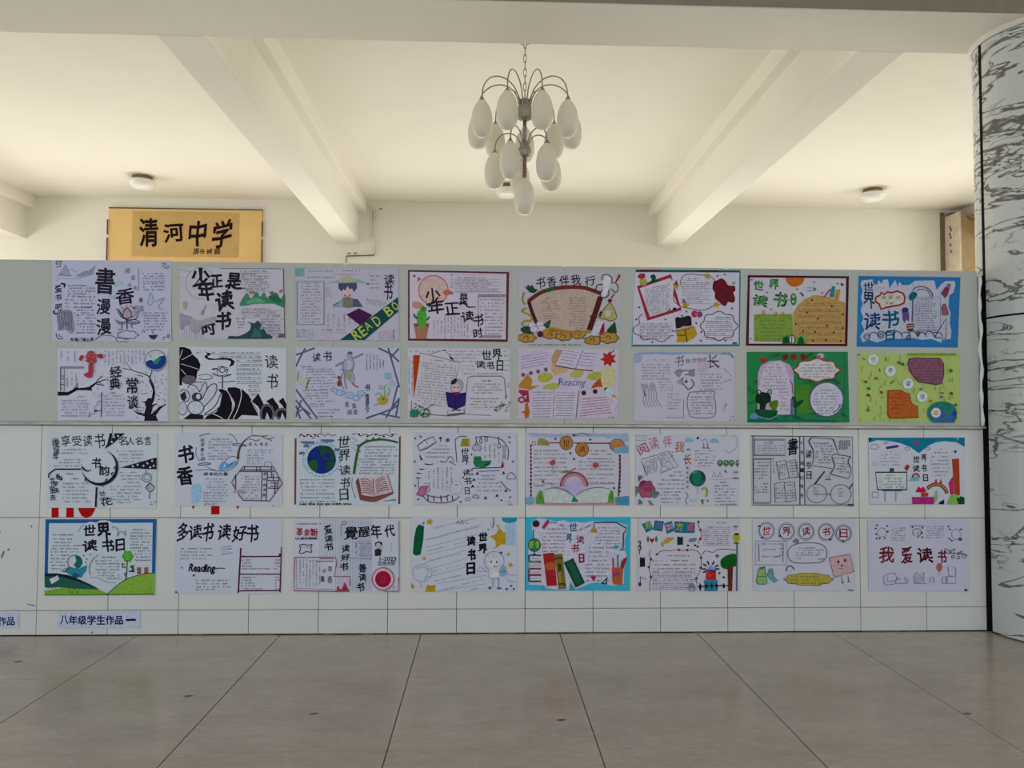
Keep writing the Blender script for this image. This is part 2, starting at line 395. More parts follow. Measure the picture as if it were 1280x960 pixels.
# ---------------------------------------------------------------- conduit on the back wall
YW = YB
t = thing('conduit_pipe', at(462, 300, YW), 'thin white conduit stepping down the back wall beside the left beam', 'pipe')
mb = MB()
mb.tube([at(468, 262, YW-.02), at(468, 318, YW-.02)], .016, 10); mb.tube([at(464, 258, YW-.02), at(464, 275, YW-.02)], .012, 8)
mb.build('riser', m_pvc, t, smooth=True)
mb = MB(); mb.tube([at(468, 319, YW-.015), at(433, 320, YW-.015), at(431.5, 334, YW-.015)], .008, 8); mb.build('cable', m_bronze, t, smooth=True)
for a, b in ((476, 261), (444, 316.5), (436, 316.5)):
    mb = MB(); q = at(a, b, YW-.01); mb.box((q.x-.016, YW-.02, q.z-.006), (q.x+.016, YW, q.z+.006)); mb.build('clip', m_bronze, t)
# ---------------------------------------------------------------- cabinet on the back wall, beside the column
q0, q1 = at(1179, 268, YB), at(1179, 345, YB); dpt = .34
t = thing('wall_cabinet', (q0.x, YB, q1.z), 'tan box cabinet with a pale stained side high on the back wall beside the column', 'cabinet')
m_tan = mat('tan_board', (.40, .27, .13), .6, noise=.1, nscale=6); m_pale = mat('stained_cream_board', (.66, .57, .43), .7, noise=.12, nscale=9)
mb = MB(); mb.box((q0.x, YB-dpt, q1.z-.3), (q0.x+.03, YB, q0.z-.05)); mb.build('side_panel', m_pale, t, bevel=.004)
mb = MB(); mb.box((q0.x+.03, YB-dpt+.03, q1.z-.3), (q0.x+.75, YB, q0.z-.07)); mb.build('body', m_tan, t, bevel=.004)
mb = MB(); mb.box((q0.x-.05, YB-.03, q1.z-.3), (q0.x, YB, q0.z+.02)); mb.build('back_batten', mat('brown_batten', (.19, .14, .09), .7, noise=.2), t)
mb = MB(); mb.tube(arc((q0.x+.01, YB-.05, q0.z-.03), (q0.x+.02, YB-.25, q0.z+.01), (q0.x+.2, YB-dpt-.01, q0.z-.17), 10), .012, 8); mb.build('cable', mat('green_cable', (.10, .16, .06), .5), t, smooth=True)
m_rust = mat('rust_stain', (.20, .16, .12), .8, noise=.3, nscale=40)
mb = MB()
for k, (yy, zz_) in enumerate([(.15, -.22), (.17, -.26), (.14, -.31), (.16, -.36), (.15, -.46), (.16, -.55)]):
    mb.box((q0.x-.002, YB-yy-.02, q0.z+zz_-.02), (q0.x, YB-yy+.02, q0.z+zz_+.02))
mb.build('rust_stain', m_rust, t)

# ---------------------------------------------------------------- drawing kit for flat print
INK = {}
GAIN = 1.9
def paper_mat(h):
    c = [min(.86, x*GAIN) for x in rgb(h)]; return mat('paper_'+h, tuple(c), .7, noise=.012, nscale=8, spec=.15)
def ink(h):
    if h in INK: return INK[h]
    c = rgb(h); sat = 1-min(c)/(max(c)+1e-4); c = [min(.88, x*GAIN*(1-.42*sat)) for x in c]
    M = mat('ink_'+h, tuple(c), .75, noise=.13, nscale=55, spec=.08); INK[h] = M
    return M
GL = {}
def glyph(s, b, serif=False):
    key = (s, b)
    if key in GL: return GL[key]
    cu = bpy.data.curves.new('glyph', 'FONT'); cu.body = s; cu.size = 1; cu.offset = min(b*.4, .008); cu.resolution_u = 2; cu.fill_mode = 'FRONT'
    ob = bpy.data.objects.new('glyph', cu); COL.objects.link(ob)
    dg = bpy.context.evaluated_depsgraph_get()
    me = bpy.data.meshes.new_from_object(ob.evaluated_get(dg))
    V = [tuple(v.co[:2]) for v in me.vertices]; Fs = [tuple(p.vertices) for p in me.polygons]
    bpy.data.objects.remove(ob); bpy.data.curves.remove(cu); bpy.data.meshes.remove(me)
    xs = [v[0] for v in V] or [0, 1]; ys = [v[1] for v in V] or [0, 1]
    w = max(xs)-min(xs) or 1; h = max(ys)-min(ys) or 1; x0 = min(xs); y0 = min(ys)
    V = [((v[0]-x0)/w-.5, (v[1]-y0)/h-.5) for v in V]
    GL[key] = (V, Fs); return GL[key]
def pts_(s): a = [float(x) for x in s.split()]; return list(zip(a[::2], a[1::2]))
def smooth_(p, closed, n=4):
    N = len(p); out = []
    for i in range(N if closed else N-1):
        g_ = lambda k: p[k % N] if closed else p[max(0, min(N-1, k))]
        a, b, c, d = g_(i-1), g_(i), g_(i+1), g_(i+2)
        for j in range(n):
            t = j/n
            out.append(tuple(.5*((2*b[k])+(-a[k]+c[k])*t+(2*a[k]-5*b[k]+4*c[k]-d[k])*t*t+(-a[k]+3*b[k]-3*c[k]+d[k])*t**3) for k in (0, 1)))
    if not closed: out.append(p[-1])
    return out
def side_(a, b, p): return (b[0]-a[0])*(p[1]-a[1])-(b[1]-a[1])*(p[0]-a[0])
def inside(q, p): return all(side_(q[i], q[(i+1) % 4], p) >= -1e-6 for i in range(4))
def clip(poly, q):
    for i in range(4):
        a, b = q[i], q[(i+1) % 4]; out = []
        for k in range(len(poly)):
            p, n = poly[k-1], poly[k]; sp, sn = side_(a, b, p), side_(a, b, n)
            if (sp >= 0) != (sn >= 0):
                t = sp/(sp-sn); out.append((p[0]+(n[0]-p[0])*t, p[1]+(n[1]-p[1])*t))
            if sn >= 0: out.append(n)
        poly = out
        if not poly: break
    return poly
SPLIT = set('star bamboo frame_rod bead title_square balloon green_leaf vest red_post blue_cloud flower_row pencils autumn_leaf laurel text_frame box red_roof leaves clover_curl cloud mountains hill jellyfish golden_star capsule dot little_tree stamp'.split())
class Sheet:                    # a sheet of paper on the wall and the print on it
    def __init__(s, x0, y0, x1, W, Y): s.x0, s.y0, s.k, s.Y = x0, y0, (x1-x0)/W, Y; s.parts = {}; s.order = 0; s.quad = None
    def P(s, u, v, lay): return at(s.x0+u*s.k, s.y0+v*s.k, s.Y-.0012-lay*.00005)
    def part(s, name):
        if name not in s.parts: s.parts[name] = (MB(), [])
        return s.parts[name]
    def put(s, name, col_, poly, faces=None, lay=None):
        if name in SPLIT: name += '#%d' % s.order
        mb, cols = s.part(name)
        if col_ not in cols: cols.append(col_)
        if lay is None: s.order += 1; lay = s.order
        q = s.quad
        if q and not all(inside(q, p) for p in poly):       # trim what runs over the edge of the paper
            for fc in (faces or [tuple(range(len(poly)))]):
                c = clip([poly[i] for i in fc], q)
                if len(c) > 2: mb.add([s.P(u, v, lay) for u, v in c], [tuple(range(len(c)))], cols.index(col_))
            return
        mb.add([s.P(u, v, lay) for u, v in poly], faces or [tuple(range(len(poly)))], cols.index(col_))
    def done(s, t):
        for name, (mb, cols) in s.parts.items():
            if mb.f:
                o_ = mb.build(name.split('#')[0], [ink(c) for c in cols], t)
                if name in ('body_text', 'speck', 'brushwork', 'crayon', 'sprigs', 'leaf_specks', 'confetti', 'ruled_lines', 'music_notes', 'reeds', 'tick_marks', 'waves'): o_['kind'] = 'stuff'
CUR = None
def f(n, c, p, s=0):
    p = pts_(p) if isinstance(p, str) else p
    CUR.put(n, c, smooth_(p, True) if s else p)
def stroke_(n, c, w, p, closed=False):
    N = len(p); L_, R_ = [], []
    for i in range(N):
        a = p[(i-1) % N] if closed or i else p[0]; b = p[(i+1) % N] if closed or i < N-1 else p[-1]
        dx, dy = b[0]-a[0], b[1]-a[1]; d = math.hypot(dx, dy) or 1
        t = i/max(1, N-1); ww = (w[0]+(w[1]-w[0])*t)/2 if isinstance(w, tuple) else w/2
        L_.append((p[i][0]-dy/d*ww, p[i][1]+dx/d*ww)); R_.append((p[i][0]+dy/d*ww, p[i][1]-dx/d*ww))
    fs = [(i, (i+1) % N, N+(i+1) % N, N+i) for i in range(N if closed else N-1)]
    CUR.put(n, c, L_+R_, fs)
def l(n, c, w, p, s=0, cl=0):
    if not isinstance(w, tuple) and w < 9: w *= 1.25
    p = pts_(p) if isinstance(p, str) else p
    if s: p = smooth_(p, bool(cl))
    stroke_(n, c, w, p, bool(cl))
def ell(cx_, cy_, rx, ry=None, k=22, rot=0):
    ry = ry or rx; return [(cx_+rx*math.cos(2*math.pi*i/k)*math.cos(rot)-ry*math.sin(2*math.pi*i/k)*math.sin(rot), cy_+rx*math.cos(2*math.pi*i/k)*math.sin(rot)+ry*math.sin(2*math.pi*i/k)*math.cos(rot)) for i in range(k)]
def e(n, c, cx_, cy_, rx, ry=None, rot=0): CUR.put(n, c, ell(cx_, cy_, rx, ry, rot=rot))
def o(n, c, w, cx_, cy_, rx, ry=None, rot=0): stroke_(n, c, w, ell(cx_, cy_, rx, ry, 28, rot), True)
def r(n, c, a, b_, c2, d): CUR.put(n, c, [(a, b_), (c2, b_), (c2, d), (a, d)])
def fr(n, c, w, a, b_, c2, d): stroke_(n, c, w, [(a, b_), (c2, b_), (c2, d), (a, d)], True)
def star(n, c, x, y, R, a0=-90, k=5, q=.48): CUR.put(n, c, [(x+(R if i % 2 == 0 else R*q)*math.cos(math.radians(a0+i*180/k)), y+(R if i % 2 == 0 else R*q)*math.sin(math.radians(a0+i*180/k))) for i in range(2*k)])
def cloud_pts(x, y, rx, ry, n=9, q=.12):
    return [(x+rx*(1+q*math.cos(n*a))*math.cos(a), y+ry*(1+q*math.cos(n*a))*math.sin(a)) for a in [2*math.pi*i/72 for i in range(72)]]
def cloud(n, oc, w, x, y, rx, ry, k=9, q=.08, fill=None):
    p = cloud_pts(x, y, rx, ry, k, q)
    if fill: CUR.put(n, fill, p)
    if oc: stroke_(n, oc, w, p, True)
def g_(n, c, s, x, y, w, h, b=0, rot=0, sh=0):
    V, Fs0 = glyph(s, b); ca, sa = math.cos(math.radians(rot)), math.sin(math.radians(rot)); q = []; Fs = []
    brush = len(s) == 1 and ord(s) > 999 and n != 'lettering' or s == 'Reading'     # handwriting leans and rises a little
    wb, p1, p2 = (.035 if brush else 0), rnd.uniform(0, 6), rnd.uniform(0, 6); rise = .05 if brush else 0
    t = b*.55*(w+h)/2
    if n in ('title', 'side_title', 'banner_lettering', 'lettering', 'red_title', 'brush'): n += '_character#%d' % CUR.order   # each character a piece
    for ox, oy in ([(0, 0)] if b < .006 else [(t, t*.4), (-t, t*.2), (0, t), (0, -t)]):     # a broad nib: the stroke laid down side by side
        q = []
        for a, d in V:
            a2 = a+wb*math.sin(d*4+p1); d2 = d+wb*math.sin(a*4+p2)+rise*a
            X = a2*w+sh*d2*h+ox; Y = -d2*h+oy; q.append((x+X*ca-Y*sa, y+X*sa+Y*ca))
        if Fs0: CUR.put(n, c, q, Fs0)
def gs(n, c, b, s, rot=0, sh=0, j=0):       # "字 x y w h  字 x y w h ..."
    a = s.split()
    for i in range(0, len(a), 5): g_(n, c, a[i], float(a[i+1]), float(a[i+2]), float(a[i+3]), float(a[i+4]), b, rot+rnd.uniform(-j, j), sh)
def bt(x0, y0, x1, y1, n, c='37333f', k=0, ul=0, v=0, rag=.12, d=.82, part='body_text'):   # rows of handwriting too small to read
    mb, cols = CUR.part(part)
    if c not in cols: cols.append(c)
    ci = cols.index(c); CUR.order += 1; lay = CUR.order
    def q(a, b_, c2, d2): mb.add([CUR.P(a, b_, lay), CUR.P(c2, b_, lay), CUR.P(c2, d2, lay), CUR.P(a, d2, lay)], [(0, 1, 2, 3)], ci)
    pitch = ((x1-x0) if v else (y1-y0))/max(1, n-1) if n > 1 else 34
    if pitch < 8: pitch = 8
    ch_ = max(5.0, min(17, pitch*.56))
    for i in range(n):
        if v: lo, hi, fix = y0, y1, x0+pitch*i
        else: lo, hi, fix = x0, x1, y0+pitch*i
        hi2 = hi-(hi-lo)*rag*rnd.random()*(2.6 if rnd.random() < .15 else 1); p = lo+(hi-lo)*rag*.3*rnd.random()
        while p < hi2:
            if rnd.random() < d:
                a, b_ = (fix, p) if v else (p, fix+k*(p-x0)); s_ = ch_*rnd.uniform(.75, 1.05); s2 = ch_*.85
                t_ = rnd.random()
                if t_ < .4: q(a, b_, a+s2, b_+s_*.2); q(a+s2*.4, b_, a+s2*.62, b_+s_); q(a+s2*.1, b_+s_*.75, a+s2*.9, b_+s_*.95)
                elif t_ < .75: q(a, b_+s_*.1, a+s2*.22, b_+s_); q(a+s2*.35, b_+s_*.3, a+s2, b_+s_*.5); q(a+s2*.6, b_, a+s2*.8, b_+s_)
                else: q(a, b_+s_*.4, a+s2*.9, b_+s_*.62)
            p += ch_*1.12
        if ul: lay_y = fix+ch_*1.5; y_a = lay_y+k*(lo-x0); y_b = lay_y+k*(hi-x0); mb.add([CUR.P(lo, y_a, lay), CUR.P(hi, y_b, lay), CUR.P(hi, y_b+2.5, lay), CUR.P(lo, y_a+2.5, lay)], [(0, 1, 2, 3)], ci)
PAPERS = []
def poster(x0, y0, x1, quad, paper, label, W=1280):
    global CUR
    up = y0 < 500; Y = YBD-.001 if up else -.0035
    q = pts_(quad); CUR = Sheet(x0, y0, x1, W, Y); CUR.quad = q
    c = sum((CUR.P(u, v, 0) for u, v in q), Vector())/4
    t = thing('poster', (c.x, Y, min(CUR.P(u, v, 0).z for u, v in q)), label, 'poster', 'hand-drawn reading posters')
    mb = MB(); a = [CUR.P(u, v, 0) for u, v in q]; bk = [Vector((p.x, Y+.0004, p.z)) for p in a]
    mb.add(a+bk, [(0, 3, 2, 1), (4, 5, 6, 7), (0, 1, 5, 4), (1, 2, 6, 5), (2, 3, 7, 6), (3, 0, 4, 7)])
    mb.build('paper', paper_mat(paper), t); PAPERS.append((CUR, t))
K = '26222f'

# ================================================================ the posters, upper row on the board
poster(50,320,220,'112 38 1232 45 1240 812 115 800','9b9cb0','white poster of black brush characters over a pink lotus and misty mountains, topmost left')
f('mountains','85899c','165 185 235 80 300 190',0); f('mountains','7f8396','330 190 400 150 470 130 525 85 500 175 400 200')
l('mountains','5a5c6c',4,'165 188 200 176 250 188 300 186'); l('mountains','5a5c6c',4,'235 80 270 140 300 125 345 155'); l('mountains','6a6d80',4,'350 180 420 145 460 165 520 90')
l('mountains','858a9a',6,'150 235 200 210 330 215 480 180',1); f('cloud','8fa3a8','700 240 760 235 790 260 740 285 690 280',1); f('cloud','8fa3a8','640 380 700 365 720 400 650 410',1)
gs('title',K,.028,'書 612 235 178 245 漫 598 478 130 145 漫 600 665 135 150 香 803 378 175 145',0,0)
gs('title',K,.02,'爱 172 310 70 70 书 172 390 60 60 吧 175 480 60 60')
f('bracket',K,'195 250 240 258 235 298 222 296 222 272 195 265'); f('bracket',K,'122 508 138 512 138 535 160 535 160 550 124 546')
gs('side_title','595969',0,'阅 822 138 46 50 读 875 205 40 46 点 842 272 36 40 亮 895 300 36 40')
l('corner_scroll',K,5,'150 105 190 102 190 65 210 45 180 50 155 45 150 75 165 80 170 60'); l('corner_scroll',K,5,'1140 65 1175 70 1150 95 1175 110 1205 115 1210 95 1185 90 1180 65')
l('corner_scroll',K,5,'150 725 155 760 175 780 215 782 205 760 180 755 178 735'); l('corner_scroll',K,5,'1160 790 1165 760 1200 765 1200 740 1215 735 1212 775')
bt(255,272,520,350,4); bt(230,372,520,470,4,k=.02); bt(315,478,515,530,3); bt(335,550,520,715,7); bt(960,160,1180,232,4,'4b4858'); bt(950,250,1180,310,3,'4b4858'); bt(960,530,1200,605,4,'4b4858'); bt(975,632,1170,685,3,'4b4858')
l('frame_line','6a6a7c',4,'925 120 930 330'); l('frame_line','6a6a7c',3,'1235 60 1238 800')
for p in ('760 470 800 520 780 560 740 500','800 470 830 530 800 560','850 460 890 520 850 560 810 520','880 480 905 540 850 590','720 490 760 570 820 590'): l('lotus','3a3545',5,p,1)
f('lotus','8f8a9c','750 480 800 560 900 560 905 480 850 530 820 450 790 520',0); f('lotus','9f8390','790 520 820 490 850 520 860 560 820 590 780 570',1); l('lotus','3a3545',5,'705 600 760 630 820 610 900 600 940 625 860 640 810 615',1); l('lotus','2a2632',8,'815 600 820 690'); l('lotus','3a3545',6,'735 690 770 690 765 640',1); l('lotus','3a3545',5,'870 680 860 650 880 640',1)
l('lotus','26222e',6,'790 520 820 490 850 520 860 560 820 590 780 570 790 520',1); l('lotus','26222e',5,'740 500 790 590 900 590 930 500',1); f('lotus','6a6878','710 600 800 625 790 645 730 640',0); f('lotus','6a6878','830 615 940 620 900 645 840 640',0); cloud('rock','3a3545',5,825,742,95,38,7,.1); l('rock','3a3545',4,'520 790 560 755 620 745 700 760 720 800',1); l('rock','4a4655',4,'720 770 830 775 830 805 720 805',0,1)
f('old_tree','7b7d8e','165 530 285 515 320 700 270 720 240 640 180 690',1)
for k in range(9): l('old_tree','444455',4,f'{170+k*15} 520 {165+k*17} 590 {180+k*14} 640 {170+k*17} 700',1)
gs('poem_line',K,.02,'书 300 788 34 34 香 340 788 34 34 门 378 788 30 34 第 415 788 34 34 人 452 788 34 34 家 490 782 34 34'); gs('poem_line','4a4858',0,'春 948 415 40 50 风 955 500 44 60 白 905 480 34 40')
l('crane','6c7f8e',4,'1010 450 1040 345 1065 420 1040 460 1010 450',1); l('crane','6c7080',4,'1085 430 1170 395 1110 480 1160 505',1); f('boat','33303c','1018 745 1110 742 1075 785 1045 780'); l('boat','33303c',4,'960 722 975 690 985 722'); l('boat','33303c',4,'1050 700 1075 742')

poster(215,325,362,'82 80 1230 92 1245 858 84 858','a09da9','poster with heavy black brush title over a thin circle beside green watercolour hills')
o('circle','7c7468',6,310,255,160,170); 
for k in range(8): l('rays','86828c',4,f'{85+k*14} {110+k*4} {115+k*14} {90+k*4}'); 
for k in range(4): l('rays','86828c',4,f'85 {195+k*32} {140-k*5} {195+k*32}')
gs('title','1f1c24',.05,'少 315 185 200 210 年 372 330 165 215 正 485 230 130 135 读 575 445 190 215 书 560 655 165 190 时 400 740 150 155',-4,0)
gs('title','1f1c24',.045,'是 680 230 150 180',0,0); l('title','1f1c24',(34,8),'580 290 640 270 700 305 800 305',1); l('title','1f1c24',(30,6),'315 80 320 140 290 220 215 300',1)
bt(735,115,1060,240,5,'4a4858',ul=1,rag=.25); bt(790,278,1090,312,2,'4a4858',ul=1); bt(750,525,1190,600,3,'4a4858',ul=1); bt(700,632,800,725,4,'4a4858'); bt(960,640,1200,800,6,'4a4858',rag=.2,ul=1)
f('green_hills','3f8064','735 490 780 400 820 360 860 420 920 345 960 400 1000 350 1040 410 1130 350 1180 420 1225 370 1225 512 1170 500 1100 475 1000 475 880 480 800 495',1)
f('green_hills','57a07c','800 470 900 410 1000 440 1000 468 880 472',1); f('green_hills','2c6a4c','1050 400 1130 380 1200 450 1150 470',1)
f('red_roof','a86a5c','835 345 905 335 900 365 850 372'); f('red_roof','a04a48','1060 350 1100 340 1110 372 1070 378'); f('red_roof','a86a5c','1165 335 1200 312 1200 350 1170 356')
f('pine_cliff','2a4b52','600 862 620 825 720 830 800 800 850 760 860 700 815 672 900 690 930 655 975 700 950 760 1000 750 1030 800 1095 830 1080 862'); f('pine_cliff','3c6468','860 840 900 740 960 790 980 840')
f('grey_mist','83818e','84 580 150 600 215 620 220 690 150 720 100 760 84 700',1); f('grey_mist','8b8a96','200 640 300 660 460 610 460 680 330 720 260 800 190 740',1)
for k in range(10): l('reeds','6e6f7c',3,f'{100+k*26} {850} {110+k*27} {760+10*(k%3)} {90+k*26} {720+12*(k%4)}',1)
f('gold_marks','9a9a6a','120 460 160 455 150 530 125 520',1); fr('gold_marks','9b9b86',4,440,475,495,520); l('bird','5a5668',6,'370 490 340 560 300 590',1); l('bird','5a5668',5,'320 540 340 580 330 600',1)
l('frame_line','5b4c4c',8,'1212 95 1222 600 1228 850'); l('frame_line','55505c',4,'525 90 1200 95'); l('seal','5a3a3a',6,'1130 840 1220 840'); 
for k in range(5): l('seal','5a3a3a',6,f'{1165+k*13} 800 {1165+k*13} 838')

poster(362,328,506,'58 62 1215 72 1215 876 62 865','9a96a6','poster with a straw-hatted youth and a dark diagonal READ BO banner')
f('corner_block','6f9797','58 62 165 66 165 158 60 155'); fr('corner_block','4a6a70',5,80,85,125,125)
bt(200,90,480,90,1,'4a4a58'); bt(590,85,800,85,1,'3a3a48'); bt(480,128,800,128,1,'a0525c',d=.9); bt(180,158,550,158,1,'3a3a48')
fr('blue_frame','6b7488',14,84,212,382,690); fr('blue_frame','7fa0a4',5,68,200,396,700); bt(125,225,345,655,14,'3c3a48')
f('straw_hat','7b9aa2','400 235 480 210 560 185 640 165 740 180 820 210 885 240 800 232 640 222 500 228'); f('straw_hat','a3a07c','540 200 640 150 740 195 640 212',1); f('straw_hat','6a4a5c','850 228 890 232 885 250 860 246')
f('face','b59ba3','575 290 640 250 700 290 690 350 645 385 590 350',1); f('hair','4a4566','540 230 745 225 750 285 710 330 695 290 665 300 645 260 615 320 600 290 580 325 545 290')
f('robe','4a5672','690 400 760 410 815 495 700 495',0); f('robe','7c92a0','600 400 480 470 480 500 610 500'); f('book','6f6a60','588 395 640 378 700 400 700 500 650 508 590 495'); f('hair','3a3650','605 365 625 350 620 385'); f('hair','3a3650','660 355 678 362 665 388')
bt(400,280,470,380,6,'a83a5c'); bt(900,145,1000,275,4,'5a5a40'); bt(850,405,1060,445,3,'4a4858',k=.15); bt(420,570,720,720,6,'7a5064',v=1); bt(340,742,600,742,1,'3a3a48'); bt(450,772,650,772,1,'a0525c')
gs('title',K,.012,'读 1105 190 115 120 书 1095 325 95 190')
f('bookmark','45204e','630 580 770 510 920 585 790 705'); f('banner','1e4a54','560 862 1205 385 1208 545 835 862')
g_('banner_lettering','b7c24e','R',740,805,75,125,.02,-36); g_('banner_lettering','b7c24e','E',812,765,62,115,.02,-36); g_('banner_lettering','b7c24e','A',870,705,70,95,.01,-36); g_('banner_lettering','b7c24e','D',968,650,72,115,.015,-36); g_('banner_lettering','b7c24e','B',1100,540,78,110,.02,-36); g_('banner_lettering','b7c24e','O',1172,485,58,100,.02,-36)
bt(990,760,1140,860,7,'a06a64',v=1); bt(1150,745,1150,860,1,'3a3a48',v=1); bt(70,745,190,820,4,'3a3a48'); f('lotus_sketch','8f9aa0','180 760 240 740 260 820 200 850',1); f('lotus_sketch','b39aa8','310 830 360 780 400 840',1)
l('leaf_sketch','4a7a78',7,'480 480 545 445'); fr('frame_line','8f8fa4',4,60,64,1212,866)

poster(504,330,644,'55 68 1212 92 1195 890 55 875','a79fae','poster framed in dark maroon with a green cactus in a terracotta pot')
f('frame','5a2c3a','55 68 1212 92 1212 112 55 88'); f('frame','5a2c3a','55 852 1195 862 1195 892 55 876'); f('frame','5a2c3a','55 68 74 70 74 876 55 876'); f('frame','5f303c','1180 92 1212 92 1197 890 1172 890')
e('sun','b39a96',345,300,165); o('sun','b5707c',16,345,300,168)
f('peach_flower','b9654f','460 310 530 300 580 340 530 350 480 360',1); f('blossom','8d5f74','110 130 145 128 140 150 115 150',1); f('blossom','8d5f74','165 150 205 170 160 205 165 180',1)
f('cloud','b18a6c','105 440 150 425 210 450 240 490 200 510 120 500',1)
gs('title',K,.025,'少 340 370 175 200 年 380 490 180 170 正 558 510 165 140 读 740 605 150 130 书 865 640 100 145 时 855 790 105 110',-3)
gs('title',K,.025,'是 690 400 100 130'); l('title',K,(30,8),'640 460 700 440 740 490 830 490',1)
f('pot','a6705c','120 690 295 685 265 855 150 855'); f('pot','7d5048','118 680 298 680 292 715 124 715'); f('cactus','57a838','170 700 155 600 180 530 225 520 262 560 270 640 250 710 210 728',1); f('cactus','3f7f3f','200 500 240 485 268 510 250 545 215 540',1); l('cactus','2f6a3c',24,'160 620 130 595 125 570',1); l('cactus','2f6a3c',18,'265 640 290 620 298 600',1); l('cactus','2a6a2c',6,'190 625 225 622'); l('cactus','2f7a30',6,'170 560 160 640 175 700',1)
fr('text_frame','86788c',4,575,120,1140,320); bt(590,150,1110,290,5,'5c5464',ul=1,rag=.3,d=.95); bt(535,110,560,110,1,'5c4c5c'); bt(548,120,548,290,1,'5c4c5c',v=1)
r('text_frame','7a707c',860,345,1168,378); l('text_frame','7a707c',5,'858 350 855 560'); bt(870,400,1145,520,4,'5c5464'); bt(930,560,1145,790,7,'5c5464'); bt(890,830,1120,830,1,'5c5464',d=1); r('text_frame','7a707c',905,815,1120,842)
bt(345,640,430,840,3,'6a6070',v=1); bt(470,580,730,850,8,'6a6070',v=1)

poster(642,330,782,'52 85 1210 100 1195 915 55 905','99959f','poster with a fan-shaped maroon framed scroll on curly golden clouds','1268' and 1268)
gs('title',K,.012,'书 310 210 105 130 香 430 200 105 120 伴 575 190 110 120 我 705 185 110 120 行 865 190 120 110',-4)
f('fan','a49288','150 430 280 330 480 280 640 265 800 270 985 345 860 750 640 770 480 735 280 690')
l('frame','6b2c2c',44,'165 425 240 365 340 310 480 275 640 262 800 270 980 330',1); l('frame','4f2028',42,'170 420 200 520 262 680'); l('frame','4b2420',62,'985 370 930 540 855 750')
bt(370,380,430,380,1); bt(315,410,510,610,8,'66564e'); bt(620,375,820,375,1,'66564e'); bt(625,405,830,720,11,'66564e')
f('leaves','1e4a34','118 250 150 265 160 230 185 255 210 235 240 280 280 290 235 330 180 320'); f('leaves','27573a','370 280 470 260 400 320',1); f('leaves','1e4a34','75 740 150 700 225 740 225 780 140 790',1); f('leaves','27573a','335 690 420 630 400 720 360 720',1); f('leaves','1f4a36','1060 740 1150 650 1170 780 1060 780')
for p in ('120 320 100 400 130 460','150 500 90 530 200 590 190 640 130 640','130 640 90 680 120 700'): l('ribbon','a08a3c',22,p,1)
for x,y in ((210,690),(300,680),(260,740),(320,730),(230,740)): e('white_flower','b0a6b4',x,y,42,34); o('white_flower','6a5a6a',4,x,y,42,34)
e('white_flower','5a2036',300,795,34)
l('ink_flower',K,9,'1000 180 1010 130 1060 118 1110 150 1110 200 1080 240',1); l('ink_flower',K,9,'1110 210 1160 220 1185 270 1160 320 1100 280',1); l('ink_flower',K,8,'1010 230 950 240 925 300',1); l('ink_flower',K,8,'1020 260 980 340 1000 380 1060 370 1080 320 1070 270',1); f('ink_flower','b0adb4','1015 180 1060 130 1105 190 1070 300 1040 360 1000 360 1010 260',1)
f('tassel','a62c34','1150 200 1195 110 1215 130 1165 210'); f('tassel','a85a28','1100 380 1140 320 1140 350 1110 400'); e('tassel','6a1f26',1090,415,24,20)
f('pendant','a59a6c','1090 430 1130 500 1165 600 1100 645 1050 625 960 600 1030 500',1); l('pendant','7a6a2c',8,'1090 435 1130 500 1165 600 1100 645 1050 625 960 600 1030 500 1090 435',1); e('pendant','9b9aa0',1070,555,34,40); f('pendant','223a24','980 535 1010 545 985 600 960 590')
o('knot','6a3420',10,905,600,36,22); f('robe_strip','a9a6b2','900 720 950 640 1010 650 980 780 880 820'); f('robe_strip','a22634','1025 665 1030 760 1010 790 965 790 1000 690')
for x,y,a,b_ in ((150,835,100,50),(420,800,90,45),(570,820,90,45),(730,800,80,45),(900,865,95,48),(1080,835,105,60)): cloud('golden_cloud','6a4018',9,x,y,a,b_,7,.1,'b08a44'); l('golden_cloud','6a4018',8,f'{x-40} {y+5} {x-10} {y-22} {x+20} {y} {x} {y+15}',1)
l('golden_cloud','a8812f',34,'340 765 430 735 560 760 720 780 870 760',1); bt(160,908,780,908,1,'4a4458'); 

poster(782,330,930,'110 60 1245 68 1235 888 60 892','a5a1b0','teal bordered poster with a red clipboard, dark red splash and a yellow book')
f('frame','1f5a64','110 60 1245 68 1240 92 105 88'); f('frame','2c7884','60 872 1235 868 1235 890 60 892'); f('frame','4c9ca4','84 300 78 880 62 890 72 300'); f('frame','3a8490','1228 70 1245 68 1237 888 1222 888'); f('frame','3a2432','150 58 380 62 380 82 150 80'); f('frame','202a3c','780 62 1000 64 1000 84 780 82')
f('clipboard','a12c40','122 240 490 110 605 500 235 612'); f('clipboard','aba8b6','152 262 480 150 530 200 515 320 560 440 590 470 262 572'); bt(205,275,480,545,9,'3a3648',k=-.28,ul=1)
f('clip','1f4a34','240 210 280 175 270 130 300 112 330 140 325 165 375 165 340 195',1); l('clip','1f4a34',12,'270 150 300 115 330 150',1)
f('red_cap','a02c3c','125 140 150 105 205 100 215 140 170 170'); e('red_cap','a09a50',190,195,42,40)
l('bubble_outline','3a3a4a',6,'590 230 600 170 650 115 780 115 920 140 980 200',1); l('bubble_outline','3a3a4a',6,'520 300 520 390 570 445 630 470 700 480 800 500 890 485 960 440',1); bt(650,150,780,150,1,'3a3648',ul=1); bt(600,195,920,400,6,'3a3648',ul=1,rag=.3)
f('red_splash','6b1f26','950 195 990 175 1040 155 1080 185 1110 230 1180 240 1185 290 1165 310 1185 380 1160 420 1110 410 1080 455 1040 440 1000 400 965 370 965 310 940 270',1); e('red_splash','3a2640',1085,340,26,20)
